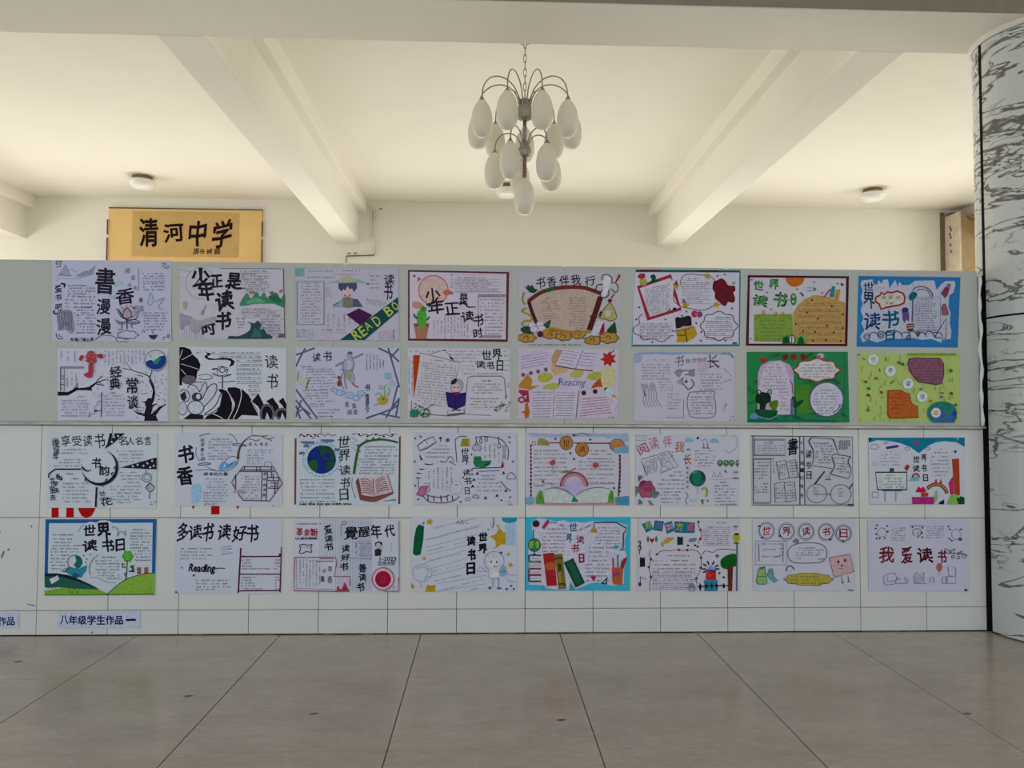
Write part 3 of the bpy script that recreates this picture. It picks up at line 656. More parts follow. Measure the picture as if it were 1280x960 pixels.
for x,y in ((885,130),(545,240),(650,445),(985,440)): star('star','b39a2c',x,y,44,-80)
f('star','9a3040','520 220 550 170 570 230'); f('star','6a5070','610 420 625 365 660 420')
cloud('cloud_outline','3c3442',9,1010,670,190,150,8,.07); bt(960,570,1150,570,1,'3a3648',ul=1); bt(860,615,1160,790,5,'3a3648',ul=1)
l('cloud_outline','7a4460',9,'185 540 140 580 150 640 90 690 95 750 160 775 190 820 300 810 400 840 480 780 520 775',1); bt(150,640,500,780,5,'3a3648',ul=1,rag=.06)
f('child_hair','1f1c28','535 590 560 570 590 580 650 565 680 555 710 575 715 665 545 700'); f('child_face','b09080','590 690 620 672 700 668 700 700 620 705'); f('yellow_book','b8962c','535 720 640 705 745 675 775 760 740 800 660 845 550 845 560 790'); l('yellow_book','4a3418',12,'645 710 665 840'); l('yellow_book','4a3418',6,'535 720 640 705 745 675')
for x in (572,600,628): e('yellow_book','2a3c20',x,772,10)
e('ribbon','a83a50',745,540,34,38); e('ribbon','8a3a7a',800,545,30,34); e('ribbon','c06a74',770,545,14)
for x,y in ((150,470),(115,600),(430,600),(660,515),(610,560),(765,640),(820,735),(815,828),(1150,480),(1080,830),(290,845),(515,725),(995,130),(1075,112)): f('confetti',K,f'{x-14} {y-10} {x+12} {y-6} {x-2} {y+14}')
star('confetti','7a9a70',1170,205,26); r('signature','2f6a5a',1155,845,1205,865); g_('notes',K,'♪♫',500,490,90,42)

poster(926,336,1066,'82 72 1238 85 1218 884 58 878','a19fa8','maroon framed poster with fat green striped characters and a large tan dotted dome')
f('dome','b18f58','595 850 600 500 640 430 720 350 830 300 960 310 1100 350 1195 390 1190 850',0)
f('green_note','7d9a44','150 520 590 515 600 840 150 830'); 
for a in ('160 580 215 530','575 580 535 535','165 780 200 825'): l('green_note','5a7a34',10,a)
bt(215,585,520,800,6,'46622c',k=0,d=.95); bt(730,390,1110,390,1,'4a3420',ul=1); bt(660,462,1150,800,6,'4a3420',ul=1,rag=.1)
for x,y in ((815,358),(1040,430),(755,497),(880,572),(630,630),(985,648),(1165,520),(1165,678),(712,716),(850,720),(1063,725),(825,820),(975,818),(1142,824)): e('dot','3c2418',x,y,11)
e('orange_sun','bd6f24',620,100,108,105); f('frame','4c1c2a','82 72 1238 85 1236 108 80 98'); f('frame','4c1c2a','60 855 1220 856 1218 884 58 880'); f('frame','4c1c2a','80 75 105 75 90 870 58 870'); f('frame','4c1c2a','1205 85 1236 85 1218 884 1190 880')
def fat(n,c1,c2,b,t,rot=0):
    gs(n,c1,b,t,rot); gs(n,c2,b*.2,t,rot)
gs('title','24402c',.05,'世 205 190 110 100 界 378 180 110 115 读 225 365 170 130 书 450 355 150 165',8); gs('title','5a9a58',.004,'世 205 190 96 88 界 378 180 96 100 读 225 365 150 115 书 450 355 130 145',8)
e('title','3f7a48',602,348,36,70); e('title','9aa89c',602,315,15,14); e('title','9aa89c',600,375,15,14); l('title','24402c',5,'515 350 535 360 550 345')
f('pencils','a8485c','940 325 1020 225 1035 232 960 328'); f('pencils','2f7f86','1010 320 1045 195 1080 205 1065 328'); f('pencils','c08a3c','1075 340 1090 240 1140 235 1115 365',0)
for x in (258,396,480): fr('peg','a85a4a',9,x-12,480 if x<300 else 495,x+12,535)
f('green_stones','2a8a44','475 855 480 780 540 755 560 855'); f('green_stones','1d4a30','480 850 485 790 540 770 550 850'); e('green_stones','15301f',585,808,40,56); e('green_stones','a0a8a0',585,808,30,46); l('green_stones','1a3a24',10,'585 762 580 850'); f('green_stones','46b04c','625 855 640 790 690 755 740 790 752 855',0); f('green_stones','1f5a34','645 855 660 790 690 770 715 800 725 855',0)
for x,y in ((840,152),(298,272),(516,292),(348,462),(700,290),(645,232),(930,275),(1105,170),(125,125),(112,800)): e('speck','3a3c48',x,y,10,8)
l('speck',K,14,'682 270 718 312'); f('speck',K,'1140 160 1180 175 1160 200'); l('speck','5a6a78',4,'752 218 850 218'); l('speck','5a6a78',4,'755 252 855 248'); e('speck','4a5a68',846,234,12,18)

poster(1064,336,1206,'85 80 1232 95 1200 888 62 878','1f5f94','poster with a deep blue ragged border and a red-outlined bubble over a sail')
f('ragged_field','9d9fae','120 130 200 125 240 118 255 170 290 180 310 125 340 170 360 125 415 120 435 220 470 160 500 125 520 200 545 145 580 185 660 180 720 135 935 130 965 240 1010 180 1060 140 1160 135 1175 175 1150 270 1105 300 1095 430 1120 500 1110 620 1130 700 1120 790 1020 800 1020 832 900 790 800 800 700 780 500 790 380 800 290 830 200 800 130 825 100 760 150 690 115 610 140 560 105 470 130 400 110 320 130 250 105 170')
gs('title','1f3a5a',.022,'世 195 200 120 90 界 200 355 130 190'); gs('title','22427c',.03,'读 235 590 185 200'); gs('title','155a80',.035,'书 440 565 190 190 日 440 750 100 110')
p='275 320 325 300 335 268 375 290 410 262 460 270 520 252 585 275 605 320 595 385 540 410 470 420 400 435 335 455 315 395 275 370'
f('bubble','a3a29c',p,1); l('bubble','a02834',20,p+' 275 320',0); gs('bubble','6a5a44',.01,'阅 365 325 44 44 读 445 320 44 44 好 530 325 44 44'); l('bubble','4a3a34',7,'430 370 445 395 480 375',1); e('bubble','4a3a34',405,385,8)
fr('note','5a5f78',5,700,320,1005,700); bt(710,335,1000,335,1,'3f4260'); bt(710,365,970,680,13,'3f4260',d=.95)
l('rainbow_arc','3f3a68',8,'690 250 720 215 790 200 860 220 910 270 915 320',1); l('rainbow_arc','3f3a68',6,'735 255 780 230 830 235 880 270 890 318',1); f('fish','1f5f74','648 310 680 265 720 260 745 295 700 350 660 350',1); l('fish','24406a',7,'695 350 685 600')
e('jellyfish','3a2f5c',608,468,38,34); f('jellyfish','574a7a','575 490 650 490 655 600 620 570 600 610 580 570',0); f('striped_pot','5a3a34','625 620 700 615 710 660 690 705 640 705 625 665'); l('striped_pot','b8ac88',9,'632 640 700 636'); l('striped_pot','b8ac88',9,'634 668 702 664')
f('shells','7a3a50','1010 280 1060 200 1110 210 1090 290 1060 330',0); e('shells','5a6a88',1098,190,24); f('shells','8a5a6a','1025 520 1020 430 1060 395 1090 460 1095 520',1); o('shells','5a3044',6,1050,430,26,34)
f('sail','9a9cae','945 770 1070 560 1065 780'); l('sail','2a3866',12,'940 770 1075 555 1065 785 940 772')
for k in range(9): l('waves','2f3a68',7,f'{200+k*90} {760-(k%3)*20} {240+k*90} {715-(k%2)*12} {290+k*90} {725} {310+k*90} {770}',1)
for x,y,a in ((180,765,36),(340,755,28),(645,775,24),(755,728,22)): o('waves','2f3a68',7,x,y,a); o('waves','2f3a68',5,x,y,a*.5)

# ---------------------------------------------------------------- second row on the board
poster(62,428,218,'82 60 1212 62 1212 815 84 812','a3a4b6','poster with a black bare tree, plum branch and a red lantern flower')
f('branch','1c1820','82 505 190 508 260 470 300 440 290 468 370 462 400 455 480 405 560 380 620 375 540 395 480 425 430 468 440 495 380 492 290 490 240 515 190 545 84 548')
l('branch','1c1820',9,'230 500 290 420'); l('branch','1c1820',8,'480 430 560 440'); l('branch','1c1820',7,'480 400 540 340')
f('tree','1c1820','970 805 975 760 900 735 850 690 905 715 970 728 990 660 975 620 935 605 985 605 1010 570 1045 575 1060 500 1045 450 1020 400 1030 345 1050 395 1075 450 1085 520 1070 600 1050 640 1110 620 1060 660 1040 740 1080 700 1130 655 1205 630 1140 680 1090 750 1115 805')
l('tree','1c1820',(12,4),'1030 355 960 320 850 285 780 195',1); l('tree','1c1820',(12,5),'1030 350 1050 300 1045 285'); l('tree','1c1820',6,'850 285 750 265'); l('tree','1c1820',6,'960 350 900 335')
for _ in range(70): x=rnd.uniform(880,1195); y=rnd.uniform(300,790); e('leaf_specks',rnd.choice(['6a4a60','8a5a78','55505c']),x,y,7,5)
for _ in range(40): x=rnd.uniform(440,780); y=rnd.uniform(280,560); e('leaf_specks',rnd.choice(['6a6070','8a7a88']),x,y,6,5)
gs('title',K,.016,'经 675 300 120 110 典 665 425 110 120 常 845 440 120 160 谈 850 610 110 140',-3)
e('red_flower','a8585c',425,155,52,70)
for k in range(40): a=rnd.uniform(0,6.28); q=rnd.uniform(10,60); e('red_flower','b02834',425+q*math.cos(a),155+q*1.2*math.sin(a),7)
f('red_flower','a83038','300 165 320 130 350 135 345 160 320 170 345 180 310 190'); f('red_flower','a83038','475 125 540 115 550 165 500 160'); f('red_flower','a84058','400 225 445 230 440 330 410 365 345 330 395 300',1)
e('round_landscape','9fa8b0',1085,185,105,100); o('round_landscape','40406a',6,1085,185,108,104); f('round_landscape','1d3f88','990 200 1040 180 1080 200 1120 150 1180 140 1185 210 1140 265 1060 275 1000 240',1); f('round_landscape','2f8a70','1060 210 1090 170 1140 165 1100 220',1); star('round_landscape','8a9a54',1038,140,16)
bt(560,80,960,230,11,'5b5868',v=1); bt(110,90,250,190,3,'5b5868',v=1); fr('lattice','5a4c58',6,108,250,350,262); l('lattice','4a4250',8,'112 255 112 500'); l('lattice','5a4c58',5,'150 270 150 500')
for y in (345,375,430): l('lattice','5a4c58',6,f'112 {y} 150 {y}')
bt(175,300,265,460,3,'5b5868',v=1); bt(110,590,420,745,6,'5b5868'); bt(280,550,360,550,1,'5b5868'); bt(560,540,770,740,7,'5b5868'); bt(600,512,720,512,1,'5b5868')
l('lattice','2c2832',9,'535 510 528 765'); l('lattice','4a4250',5,'525 600 495 605 490 640 465 650 465 730 405 735 405 765',0); f('lattice','3a3440','455 690 490 690 480 715 460 715'); l('lattice','4a4250',5,'528 700 465 702'); l('frame_line','77778c',3,'100 800 1190 812')

poster(215,428,362,'80 45 1245 60 1245 838 78 835','a6a9bc','black and white poster of dark lotus leaves, a baby figure and an ink ribbon')
f('lotus_leaf','16131a','80 50 140 52 200 75 225 130 280 180 310 240 300 300 275 320 265 410 225 365 150 360 110 400 110 465 80 468')
for p in ('105 190 225 125','100 232 295 295','95 290 150 350','85 170 115 75'): l('lotus_leaf','a9abb8',5,p,0)
f('ink_ribbon','1a1720','350 85 380 110 425 118 415 140 385 150 400 170 470 178 560 165 640 175 685 205 670 245 620 270 640 230 640 205 600 190 500 190 400 192 360 170 355 145 385 130',0); f('ink_ribbon','1a1720','425 295 450 280 520 280 480 290 460 300')
f('big_leaf','16131a','610 490 690 488 770 515 830 570 880 650 940 760 935 800 760 790 710 838 350 838 380 800 440 775 480 760 520 690 540 560 500 515 540 505 600 530'); 
for p in ('590 510 640 590 680 670 650 760 610 835','745 500 755 580 720 720 665 835','440 775 520 810 560 838','540 540 525 640 490 740','860 630 950 800'): l('big_leaf','a9abb8',9,p,1)
f('big_leaf','a9abb8','630 590 680 660 650 740 655 660')
for x,w in ((940,70),(1095,70),(1210,50)): f('hill_pattern','16131a',f'{x-w} {640} {x} {555+(x>1000)*45} {x+w} {700} {x+w*.6} {800} {x} {700}',0)
for x in (1035,1200): cloud('hill_pattern','55525c',26,x,780,70,100 if x<1100 else 55,3,.02,'16131a'); f('hill_pattern','a6a9bc',f'{x-22} 838 {x} 760 {x+30} 838')
l('water_lily',K,12,'548 500 550 365'); 
for p in ('440 330 520 360 640 350 560 375','500 340 490 290 545 330','545 265 515 300 545 330 580 300 545 265','590 340 610 290 560 325','500 270 545 262 600 280'): l('water_lily','2a2632',6,p,1)
for p in ('430 345 545 375 650 350','500 440 580 430 690 420','290 395 380 405 440 380 380 345 290 360'): l('water_lily','3a3642',5,p,1)
f('lotus_bloom','a6a8b8','160 480 250 440 370 425 380 500 350 560 480 460 490 520 420 640 350 700 170 640',0)
for p in ('170 500 200 460 260 480 300 540','300 540 360 430 380 500 340 590','330 620 400 480 480 455 470 560 350 700','350 780 470 690 540 540 530 680 430 770 350 790','90 540 130 510 190 560 170 640 110 620 90 560','180 480 220 440 330 430'): l('lotus_bloom','2a2632',7,p,1)
f('lotus_bloom','2a2632','100 560 140 530 160 600 130 640 100 620',0); f('baby','55525c','110 400 160 360 240 370 260 410 220 450 140 450',1); e('baby','3a3642',272,595,58,50); e('baby','a6a8b8',285,590,24,30); e('baby','a8adba',258,710,84,72); o('baby','2a2632',9,258,710,86,74); e('baby','a6a9ba',115,715,42,70); o('baby','2a2632',6,115,720,42,72); f('baby','1c1922','120 838 200 775 340 790 340 838')
gs('title',K,.004,'读 1080 210 140 150 书 1095 420 120 165'); bt(430,105,960,105,1,'3a3844',ul=1); bt(500,148,970,148,1,'3a3844',ul=1); bt(700,190,975,420,6,'3a3844',ul=1,rag=.1); bt(830,462,960,555,3,'3a3844',ul=1); bt(260,105,340,105,1,'55525c')

poster(362,428,506,'68 52 1225 62 1230 852 66 848','9d9daf','poster with slate-blue bamboo corners, a flute figure and a yellow narcissus')
for p in ('70 140 180 100 280 62','68 270 120 160 175 62','68 520 310 850','68 640 240 850','68 780 160 740 230 800','130 640 70 830','70 700 120 850','985 62 1130 130 1215 215','1095 62 1120 150 1220 500','1215 70 1130 160','1200 480 1140 720 1070 840','845 845 1130 745 1215 690','1220 620 1130 740','990 790 1225 835','1215 640 1180 820'): l('bamboo','50586e',20,p)
gs('title',K,.014,'读 300 165 90 95 书 420 155 95 115'); bt(125,262,260,262,1,K,d=1); bt(125,290,500,290,1); bt(180,320,520,520,7,'55525f',k=-.02); bt(140,530,450,620,4,'55525f',k=-.03); bt(205,645,520,645,1); bt(215,678,380,705,2,K); bt(290,740,560,740,1); bt(310,775,500,815,2)
for p in ('850 125 850 310','890 125 890 300','930 140 930 300','965 140 965 300','1000 170 1000 280','1035 180 1035 260'):
    a=pts_(p); bt(a[0][0],a[0][1],a[0][0],a[1][1],1,'3f3c48',v=1,rag=.02)
f('bamboo_scroll','a5a394','90 330 140 400 200 400 180 510 130 470 80 420'); l('bamboo_scroll','5a5650',9,'100 315 85 430'); l('bamboo_scroll','6a4a44',9,'220 400 180 515')
l('figure','6a6a78',18,'510 265 560 235 680 190 820 125'); e('figure','8a8798',668,145,34,46); f('figure','4a4a55','640 120 665 98 698 112 695 135 660 130'); f('figure','8d8fa0','610 190 650 170 700 185 720 240 690 310 650 330 600 320 590 260',0); l('figure','45424e',5,'610 190 590 260 600 320 650 330 700 300 715 240 700 185',1); l('figure','45424e',5,'600 320 570 420 600 520',1); l('figure','45424e',5,'690 310 720 400 700 470',1); f('figure','9a9ba0','640 210 680 200 690 280 640 310'); f('figure','86867c','620 320 660 310 700 380 690 440 650 420 620 380',1); l('figure','9a5a5c',16,'690 450 730 485 765 500'); l('figure','6a7888',12,'610 340 615 450 635 520',1); l('figure','55525f',5,'555 305 600 300 650 320')
f('gourd','7a4a40','530 440 545 410 525 390 550 370 572 390 558 412 575 450 570 485 545 490 528 470',1)
for x,y,a in ((500,530,30),(560,560,44),(670,590,50),(740,620,36),(790,565,44),(600,560,20)): cloud('blue_cloud','6f8fae',7,x,y,a,a*.7,5,.12,'93a6bb')
gs('side_title',K,.012,'书 865 500 60 80 香 862 600 44 60 满 862 660 44 55 天 862 710 44 50 下 862 765 44 60'); gs('side_title','3c3946',0,'胜 640 690 46 60 金 715 700 50 60 阅 665 775 46 60 读 730 775 46 60')
f('narcissus','b0a03c','980 620 1040 590 1090 620 1075 680 1020 690 980 660',1); e('narcissus','8a6a2c',1040,630,16)
for p in ('1060 600 1055 500 1080 470','1090 590 1110 540 1095 500','1030 600 990 560 950 590','1000 680 940 700'): l('narcissus','6f9a74',13,p,1)
f('blue_stamp','82a0b2','1050 340 1120 340 1135 400 1060 405'); o('blue_stamp','7a8fae',6,1140,460,28); fr('blue_stamp','4a3f58',5,1000,480,1035,515)

poster(504,428,644,'50 62 1222 72 1222 880 52 870','a6a2ac','poster with a long orange-red pencil, green sprigs and a dark purple open book reader')
bt(60,95,180,95,1,'3a3644'); bt(250,95,420,95,1,'3a3644'); bt(60,145,60,630,1,'3a3644',v=1); bt(95,210,95,640,1,'3a3644',v=1); bt(520,95,900,210,4,'3a3644',d=.85); bt(670,260,820,300,2,'3a3644'); bt(670,350,1210,350,1,'3a3644'); bt(1150,90,1210,310,5,'3a3644'); bt(1195,460,1195,540,1,'3a3644',v=1)
l('sheet_outline','3f3c48',5,'195 118 655 232 600 420'); l('sheet_outline','3f3c48',5,'300 135 475 85 580 205'); l('sheet_outline','3f3c48',4,'195 118 120 640'); f('ink_tip',K,'450 95 475 75 485 98'); f('ink_tip',K,'520 150 560 180 580 208 540 190')
bt(305,195,480,195,1,'4a4652',k=.08); bt(205,225,610,400,7,'4a4652',k=.09,rag=.05); bt(160,430,520,690,9,'4a4652',k=.09,rag=.05)
f('pencil','b2421f','112 165 130 140 190 150 185 220 128 600 120 600')
gs('title','173c3c',.022,'世 955 145 110 105 界 1070 140 110 130'); gs('title','173c3c',.02,'读 885 255 110 90 书 995 265 85 95 日 1105 265 75 120')
p='740 400 800 385 1120 385 1160 420 1175 650'; l('scroll_outline','55525f',7,p); l('scroll_outline','55525f',5,'740 400 720 560 700 820 1000 835'); bt(890,430,1000,430,1,K,d=1); bt(755,470,1140,735,9,'4a4652',rag=.4)
f('reader_hair','8a8698','545 560 540 460 580 420 640 415 690 460 665 560',1); f('reader_hair','26222c','540 470 560 430 600 410 620 430 590 480 560 480'); e('reader_face','b39aa4',605,520,50,48); e('reader_face','7a2a3a',585,515,9); e('reader_face','7a2a3a',628,515,9); f('reader_scarf','8a2040','550 570 650 565 640 605 570 605')
f('purple_book','32246a','482 565 560 575 600 605 645 580 722 570 715 690 700 725 610 765 595 770 510 735'); l('purple_book','241a4a',7,'600 605 600 765'); f('reader_feet','2a2632','540 775 595 765 670 770 650 785 600 775 560 788'); f('reader_base','55525f','505 820 700 800 700 820 510 845'); l('sheet_outline','3f3c48',6,'250 820 500 840'); l('reader_base','3f3c48',5,'515 770 500 840 600 835 700 815 690 760')
for X0,Y0,n_,sx in ((80,660,60,230),(960,590,75,255)):
    for _ in range(n_):
        x=X0+rnd.random()*sx; y=(Y0+rnd.random()*200) if X0>500 else 850-rnd.random()*(190*(1-(x-60)/420)); 
        if X0>500 and y<860-(x-950)*1.15: continue
        f('sprigs',rnd.choice(['1f6650','2c7a60','17503e']),f'{x-16} {y-8} {x} {y+4} {x+16} {y-10} {x+2} {y+16}')
l('sprigs','1f6650',5,'95 850 95 660'); l('sprigs','1f6650',5,'210 845 260 760 360 700'); cloud('sprigs',None,0,130,810,55,45,7,.15,'2a7f60')

poster(642,428,782,'55 62 1205 80 1190 880 50 870','a49caa','poster with autumn leaves, open notebooks and the word Reading in blue')
f('autumn_leaf','b08a68','430 180 480 80 570 90 550 180 490 250 440 260',0); f('autumn_leaf','b89a78','430 250 540 260 640 320 560 360 470 380 430 320',0)
f('notebook','aaa0b4','55 120 435 70 430 300 60 335',0); 
for k in range(5): l('notebook','7b6f8c',5,f'85 {165+k*33} {400-k*8} {115+k*33}')
f('notebook','aca4b8','570 80 1000 110 905 325 475 260'); l('notebook','6a4048',14,'470 262 700 305 905 325',1); l('notebook','5a5a90',6,'795 82 705 300')
for k in range(5): l('notebook','7b6478',5,f'{575-k*14} {90+k*34} {740-k*14} {118+k*34}'); l('notebook','7b6478',5,f'{800-k*14} {120+k*34} {960-k*14} {135+k*34}')
star('maple_leaf','b02c30',1085,190,98,-80,7,.55); l('maple_leaf','5a2024',10,'1105 135 1150 85')
for x,y,a,b_,c in ((360,400,90,55,'a8ac4c'),(430,505,100,36,'a8ac4c'),(725,360,75,46,'b0ae54'),(930,385,90,48,'a8ac48'),(1125,660,60,75,'aaa848')): e('green_leaf',c,x,y,a,b_,-.15)
f('orange_leaf','b8823c','95 440 160 360 215 430 200 500 300 490 190 545 60 520 60 480',0); f('orange_leaf','b8522c','890 520 940 450 1010 410 1080 440 1050 500 960 510',1); f('orange_leaf','b8b088','1010 320 1100 270 1160 330 1160 490 1040 520 1000 440',1); f('orange_leaf','bb6a28','130 700 160 690 185 790 170 860 130 870 120 810 80 800 130 780')
f('pink_leaf','a8304c','60 540 170 550 180 690 130 680 150 600 110 620 60 570',0); o('pink_leaf','a8304c',20,92,655,34,28)
for x,y in ((110,370),(197,350),(280,333),(368,310)): e('badge','7d6a78',x,y,25); e('badge','4a2a3c',x,y,12)
for x,y in ((802,578),(932,560),(1062,542)): e('badge','4c2030',x,y,27)
f('centre_note','aaa0b6','490 400 545 340 600 390 700 400 820 400 900 480 870 540 550 545',0); g_('title','4a4a8a','Reading',665,465,300,110,.004,4)
f('notebook','aaa3b4','200 540 750 535 720 868 190 860'); l('notebook','4f3c48',9,'745 550 712 868'); l('notebook','6a6078',5,'468 545 450 850'); 
for k in range(10): l('notebook','6f6678',5,f'220 {570+k*31} {435-k*1} {568+k*31}'); l('notebook','6f6678',5,f'485 {575+k*29} {700-k*3} {578+k*29}')
f('notebook','ac9fb2','755 640 1080 610 1190 640 1185 860 730 865');
for k in range(7): l('notebook','8a5a74',6,f'{790-k*6} {650+k*32} {1050+k*12} {625+k*29}')
bt(1080,848,1140,848,1,K); f('centre_note','a4b0bc','1040 560 1110 500 1145 520 1140 590 1090 625',1)

poster(782,430,930,'92 85 1180 92 1175 842 95 832','a09cab','pale pencil-drawn poster with a reading figure and a jar outline, light blue top edge')
l('blue_wash','8492b4',30,'100 110 300 95 500 105 700 90 900 95 1100 105 1170 150',1); f('blue_wash','8a98b6','95 130 140 110 190 140 150 200 95 200',1); l('blue_wash','5a6488',10,'1040 110 1120 90 1160 150',1)
bt(235,165,460,165,1,'6a6676'); bt(170,215,500,370,6,'4c4857'); bt(360,402,520,495,4,'4c4857'); bt(450,535,590,690,6,'4c4857')
gs('title','4c4858',0,'书 580 185 100 130 香 675 185 60 50 伴 745 175 60 50 我 800 175 50 50 成 850 175 50 60 长 945 190 130 150'); l('title','4c4858',(4,16),'900 130 935 190 1015 250',1); bt(790,320,1040,480,6,'4c4857'); 
for k in range(6): l('robed_figures','6a6676',5,f'{175+k*26} {430+(k%2)*20} {200+k*26} {520} {190+k*30} {600} {215+k*36} {680}',1)
l('robed_figures','55515f',6,'170 430 190 500 215 570 200 500',1); e('robed_figures','8a8796',205,470,30,40); e('robed_figures','8a8796',290,460,34,44)
l('reader_sketch','33303c',9,'590 330 620 290 680 290 690 330 640 330',1); f('reader_sketch','77737f','530 300 590 265 610 300 580 360 540 330',1); f('reader_sketch','77737f','670 280 750 265 750 350 690 350',0); l('reader_sketch','33303c',8,'620 360 610 410 640 450 680 490 740 440 710 380',1); e('reader_sketch','a6a3b0',670,415,40,50); f('reader_sketch','33303c','635 420 658 380 672 420'); f('reader_sketch','86828f','550 400 600 370 620 440 580 440')
l('jar_outline','6a6676',8,'690 520 665 620 680 720 720 790 940 790 975 680 955 560 950 510 700 520',1); bt(760,525,940,525,1,'4c4857'); bt(700,565,945,745,7,'4c4857'); l('frame_line','6a6676',6,'628 600 625 795 430 795'); l('flowers','8a7fa0',6,'1060 730 1090 640 1050 680 1100 650'); l('flowers','86828f',6,'1060 260 1150 350'); l('flowers','86828f',10,'1060 410 1150 380'); bt(1125,780,1175,815,2,'4c4857'); f('pink_wash','a893a8','790 200 880 200 880 290 790 290',1)

poster(926,434,1066,'68 52 1222 52 1242 860 75 862','1c6a3e','bright green painted poster with a pink arch, a dark frog and white circles')
for _ in range(60): x=rnd.uniform(90,1190); y=rnd.uniform(70,840); e('brushwork',rnd.choice(['27743c','2f7f3a','1a6146','3c8a34','1f6a50']),x,y,rnd.uniform(30,80),rnd.uniform(12,30),rnd.uniform(-.6,.6))
f('light_patch','4a8a2c','640 440 780 420 820 560 860 740 640 770 620 560',0)
f('arch','a88fac','190 770 195 300 230 210 320 160 450 150 560 200 605 290 605 770',0); f('arch_panel','aaa3b4','265 240 330 180 440 165 500 200 560 400 590 560 565 768 420 768 350 600 200 500 240 330',0); l('arch','6a3a5c',9,'565 380 590 440 585 540',1)
bt(365,190,430,190,1); bt(275,225,480,325,4,'4a4654'); bt(245,360,540,470,4,'3a3644'); bt(430,505,545,700,6,'4a4654')
f('frog','12301f','170 560 190 520 240 510 300 520 345 560 345 620 290 650 280 710 330 720 215 725 215 650 170 630'); 
for x in (208,330): e('frog','12301f',x,515,28); e('frog','a5a8ac',x,515,16); e('frog','12301f',x-4,518,7)
f('lily_pad','175034','175 710 280 715 415 720 400 780 320 810 230 800 180 760',1); l('water','6f9fb4',9,'200 790 320 822 420 780',1); f('water','5a8fae','100 800 150 750 200 790 160 825',1); f('small_frog','5a7a1c','320 650 345 620 420 605 425 660 395 720 350 700',1)
f('flower_row','b02c34','215 125 290 130 300 165 250 180 225 160'); 
for x in (510,605,715): star('flower_row','7f2030' if x!=605 else '8f2430',x,110,46,-90,6,.6)
f('butterfly','1c4a30','580 570 625 575 640 620 700 600 715 620 640 690 600 680',1); f('butterfly','5a5f74','568 590 600 600 600 770 568 770'); l('butterfly','3a66a0',10,'610 750 620 700 640 740 650 690')
cloud('cloud_panel','8a4a2c',16,870,262,250,125,8,.07,'aba7ae'); bt(700,195,1090,195,1,'3a3644'); bt(660,230,1110,265,2,'3a3644'); bt(690,300,1080,365,3,'3a3644',rag=.2)
e('pink_bird','b28aa8',910,100,44,32); e('pink_bird','a85a84',890,110,22,24)
e('round_panel','4a5a66',980,598,205,208); e('round_panel','aaa8ba',980,598,186,190); bt(870,485,1090,485,1,'3a3644'); bt(830,520,1130,650,5,'3a3644'); bt(870,685,1090,750,3,'3a3644'); l('round_panel','3c5a94',12,'1050 750 1110 710 1140 650',1); l('teal_edge','2a8a64',14,'1195 80 1200 400 1190 700 1215 850',1); l('teal_edge','1a6a6a',18,'90 835 400 840 700 830 1100 845',1)

poster(1064,434,1206,'75 62 1228 68 1228 852 78 842','8fa05c','yellow-green crayon poster with purple and orange shapes and a small blue globe')
for _ in range(110): x=rnd.uniform(90,1200); y=rnd.uniform(75,830); l('crayon',rnd.choice(['86a04a','9aa86c','8a9f6a','93a34c','a0ac78']),rnd.uniform(5,12),f'{x} {y} {x+rnd.uniform(-20,20)} {y+rnd.uniform(10,70)}')
l('crayon','8a9f30',26,'640 80 900 80 1180 78'); f('purple_shape','7a5064','640 190 655 130 720 120 860 125 1000 125 1040 180 1045 300 1020 410 960 420 850 405 760 390 690 310 650 260',0); l('purple_shape','5a2c44',8,'640 190 655 130 720 120 860 125 1000 125 1040 180 1045 300 1020 410 960 420 850 405 760 390 690 310 640 190'); bt(670,150,1020,230,4,'46203a'); bt(700,265,1010,360,4,'46203a',rag=.05); bt(870,385,950,385,1,'7a2030')
f('orange_shape','b8622c','415 490 560 485 600 510 650 525 665 600 690 640 745 670 755 790 600 795 440 798 415 770',0); l('orange_shape','8a3a18',8,'415 490 560 485 600 510 650 525 665 600 690 640 745 670 755 790 600 795 440 798 415 770 415 490'); bt(435,520,560,520,1,'6a2810'); bt(440,565,640,680,4,'6a2810'); bt(490,735,560,735,1,'6a2810')
for x,y,t_ in ((250,140,'世'),(442,268,'界'),(640,410,'读'),(800,558,'书')):
    e('title_disc','a8adac',x,y,62); e('title_disc','b2b6b8',x,y,54); g_('title','3c4a80' if x>600 else '6a7078',t_,x,y,54,62,.012)
e('blue_globe','2a7a74',1025,740,168,130); f('blue_globe','8fa05c','850 852 1200 852 1200 900 850 900'); f('blue_globe','3a6a9c','920 850 900 760 940 660 1020 690 1080 760 1180 720 1190 800 1160 850',0); e('title_disc','b0aea8',955,738,56); f('title_disc','a59a80','930 715 975 715 975 765 935 765'); f('blue_globe','2a4f8c','1120 760 1170 700 1190 760 1180 800')
for x,y,c in ((285,350,'a0702c'),(165,390,'6a5a3c'),(200,465,'1f7a44'),(195,540,'8a3428'),(343,508,'7a5a34'),(192,708,'3c8a54'),(900,608,'8a8a3c'),(1130,520,'8a3444'),(1020,560,'6a6470'),(1120,370,'8fa070'),(1180,650,'5a6a34'),(1125,265,'4a5a34'),(540,172,'4a6a2c'),(580,190,'3a5a2c')): e('confetti',c,x,y,20,15,.5)
for p in ('390 115 393 155','445 415 480 375','770 470 805 470','320 240 325 275','130 120 155 140','1000 515 1045 515','85 75 90 95'): l('confetti','3a4a2c',11,p)

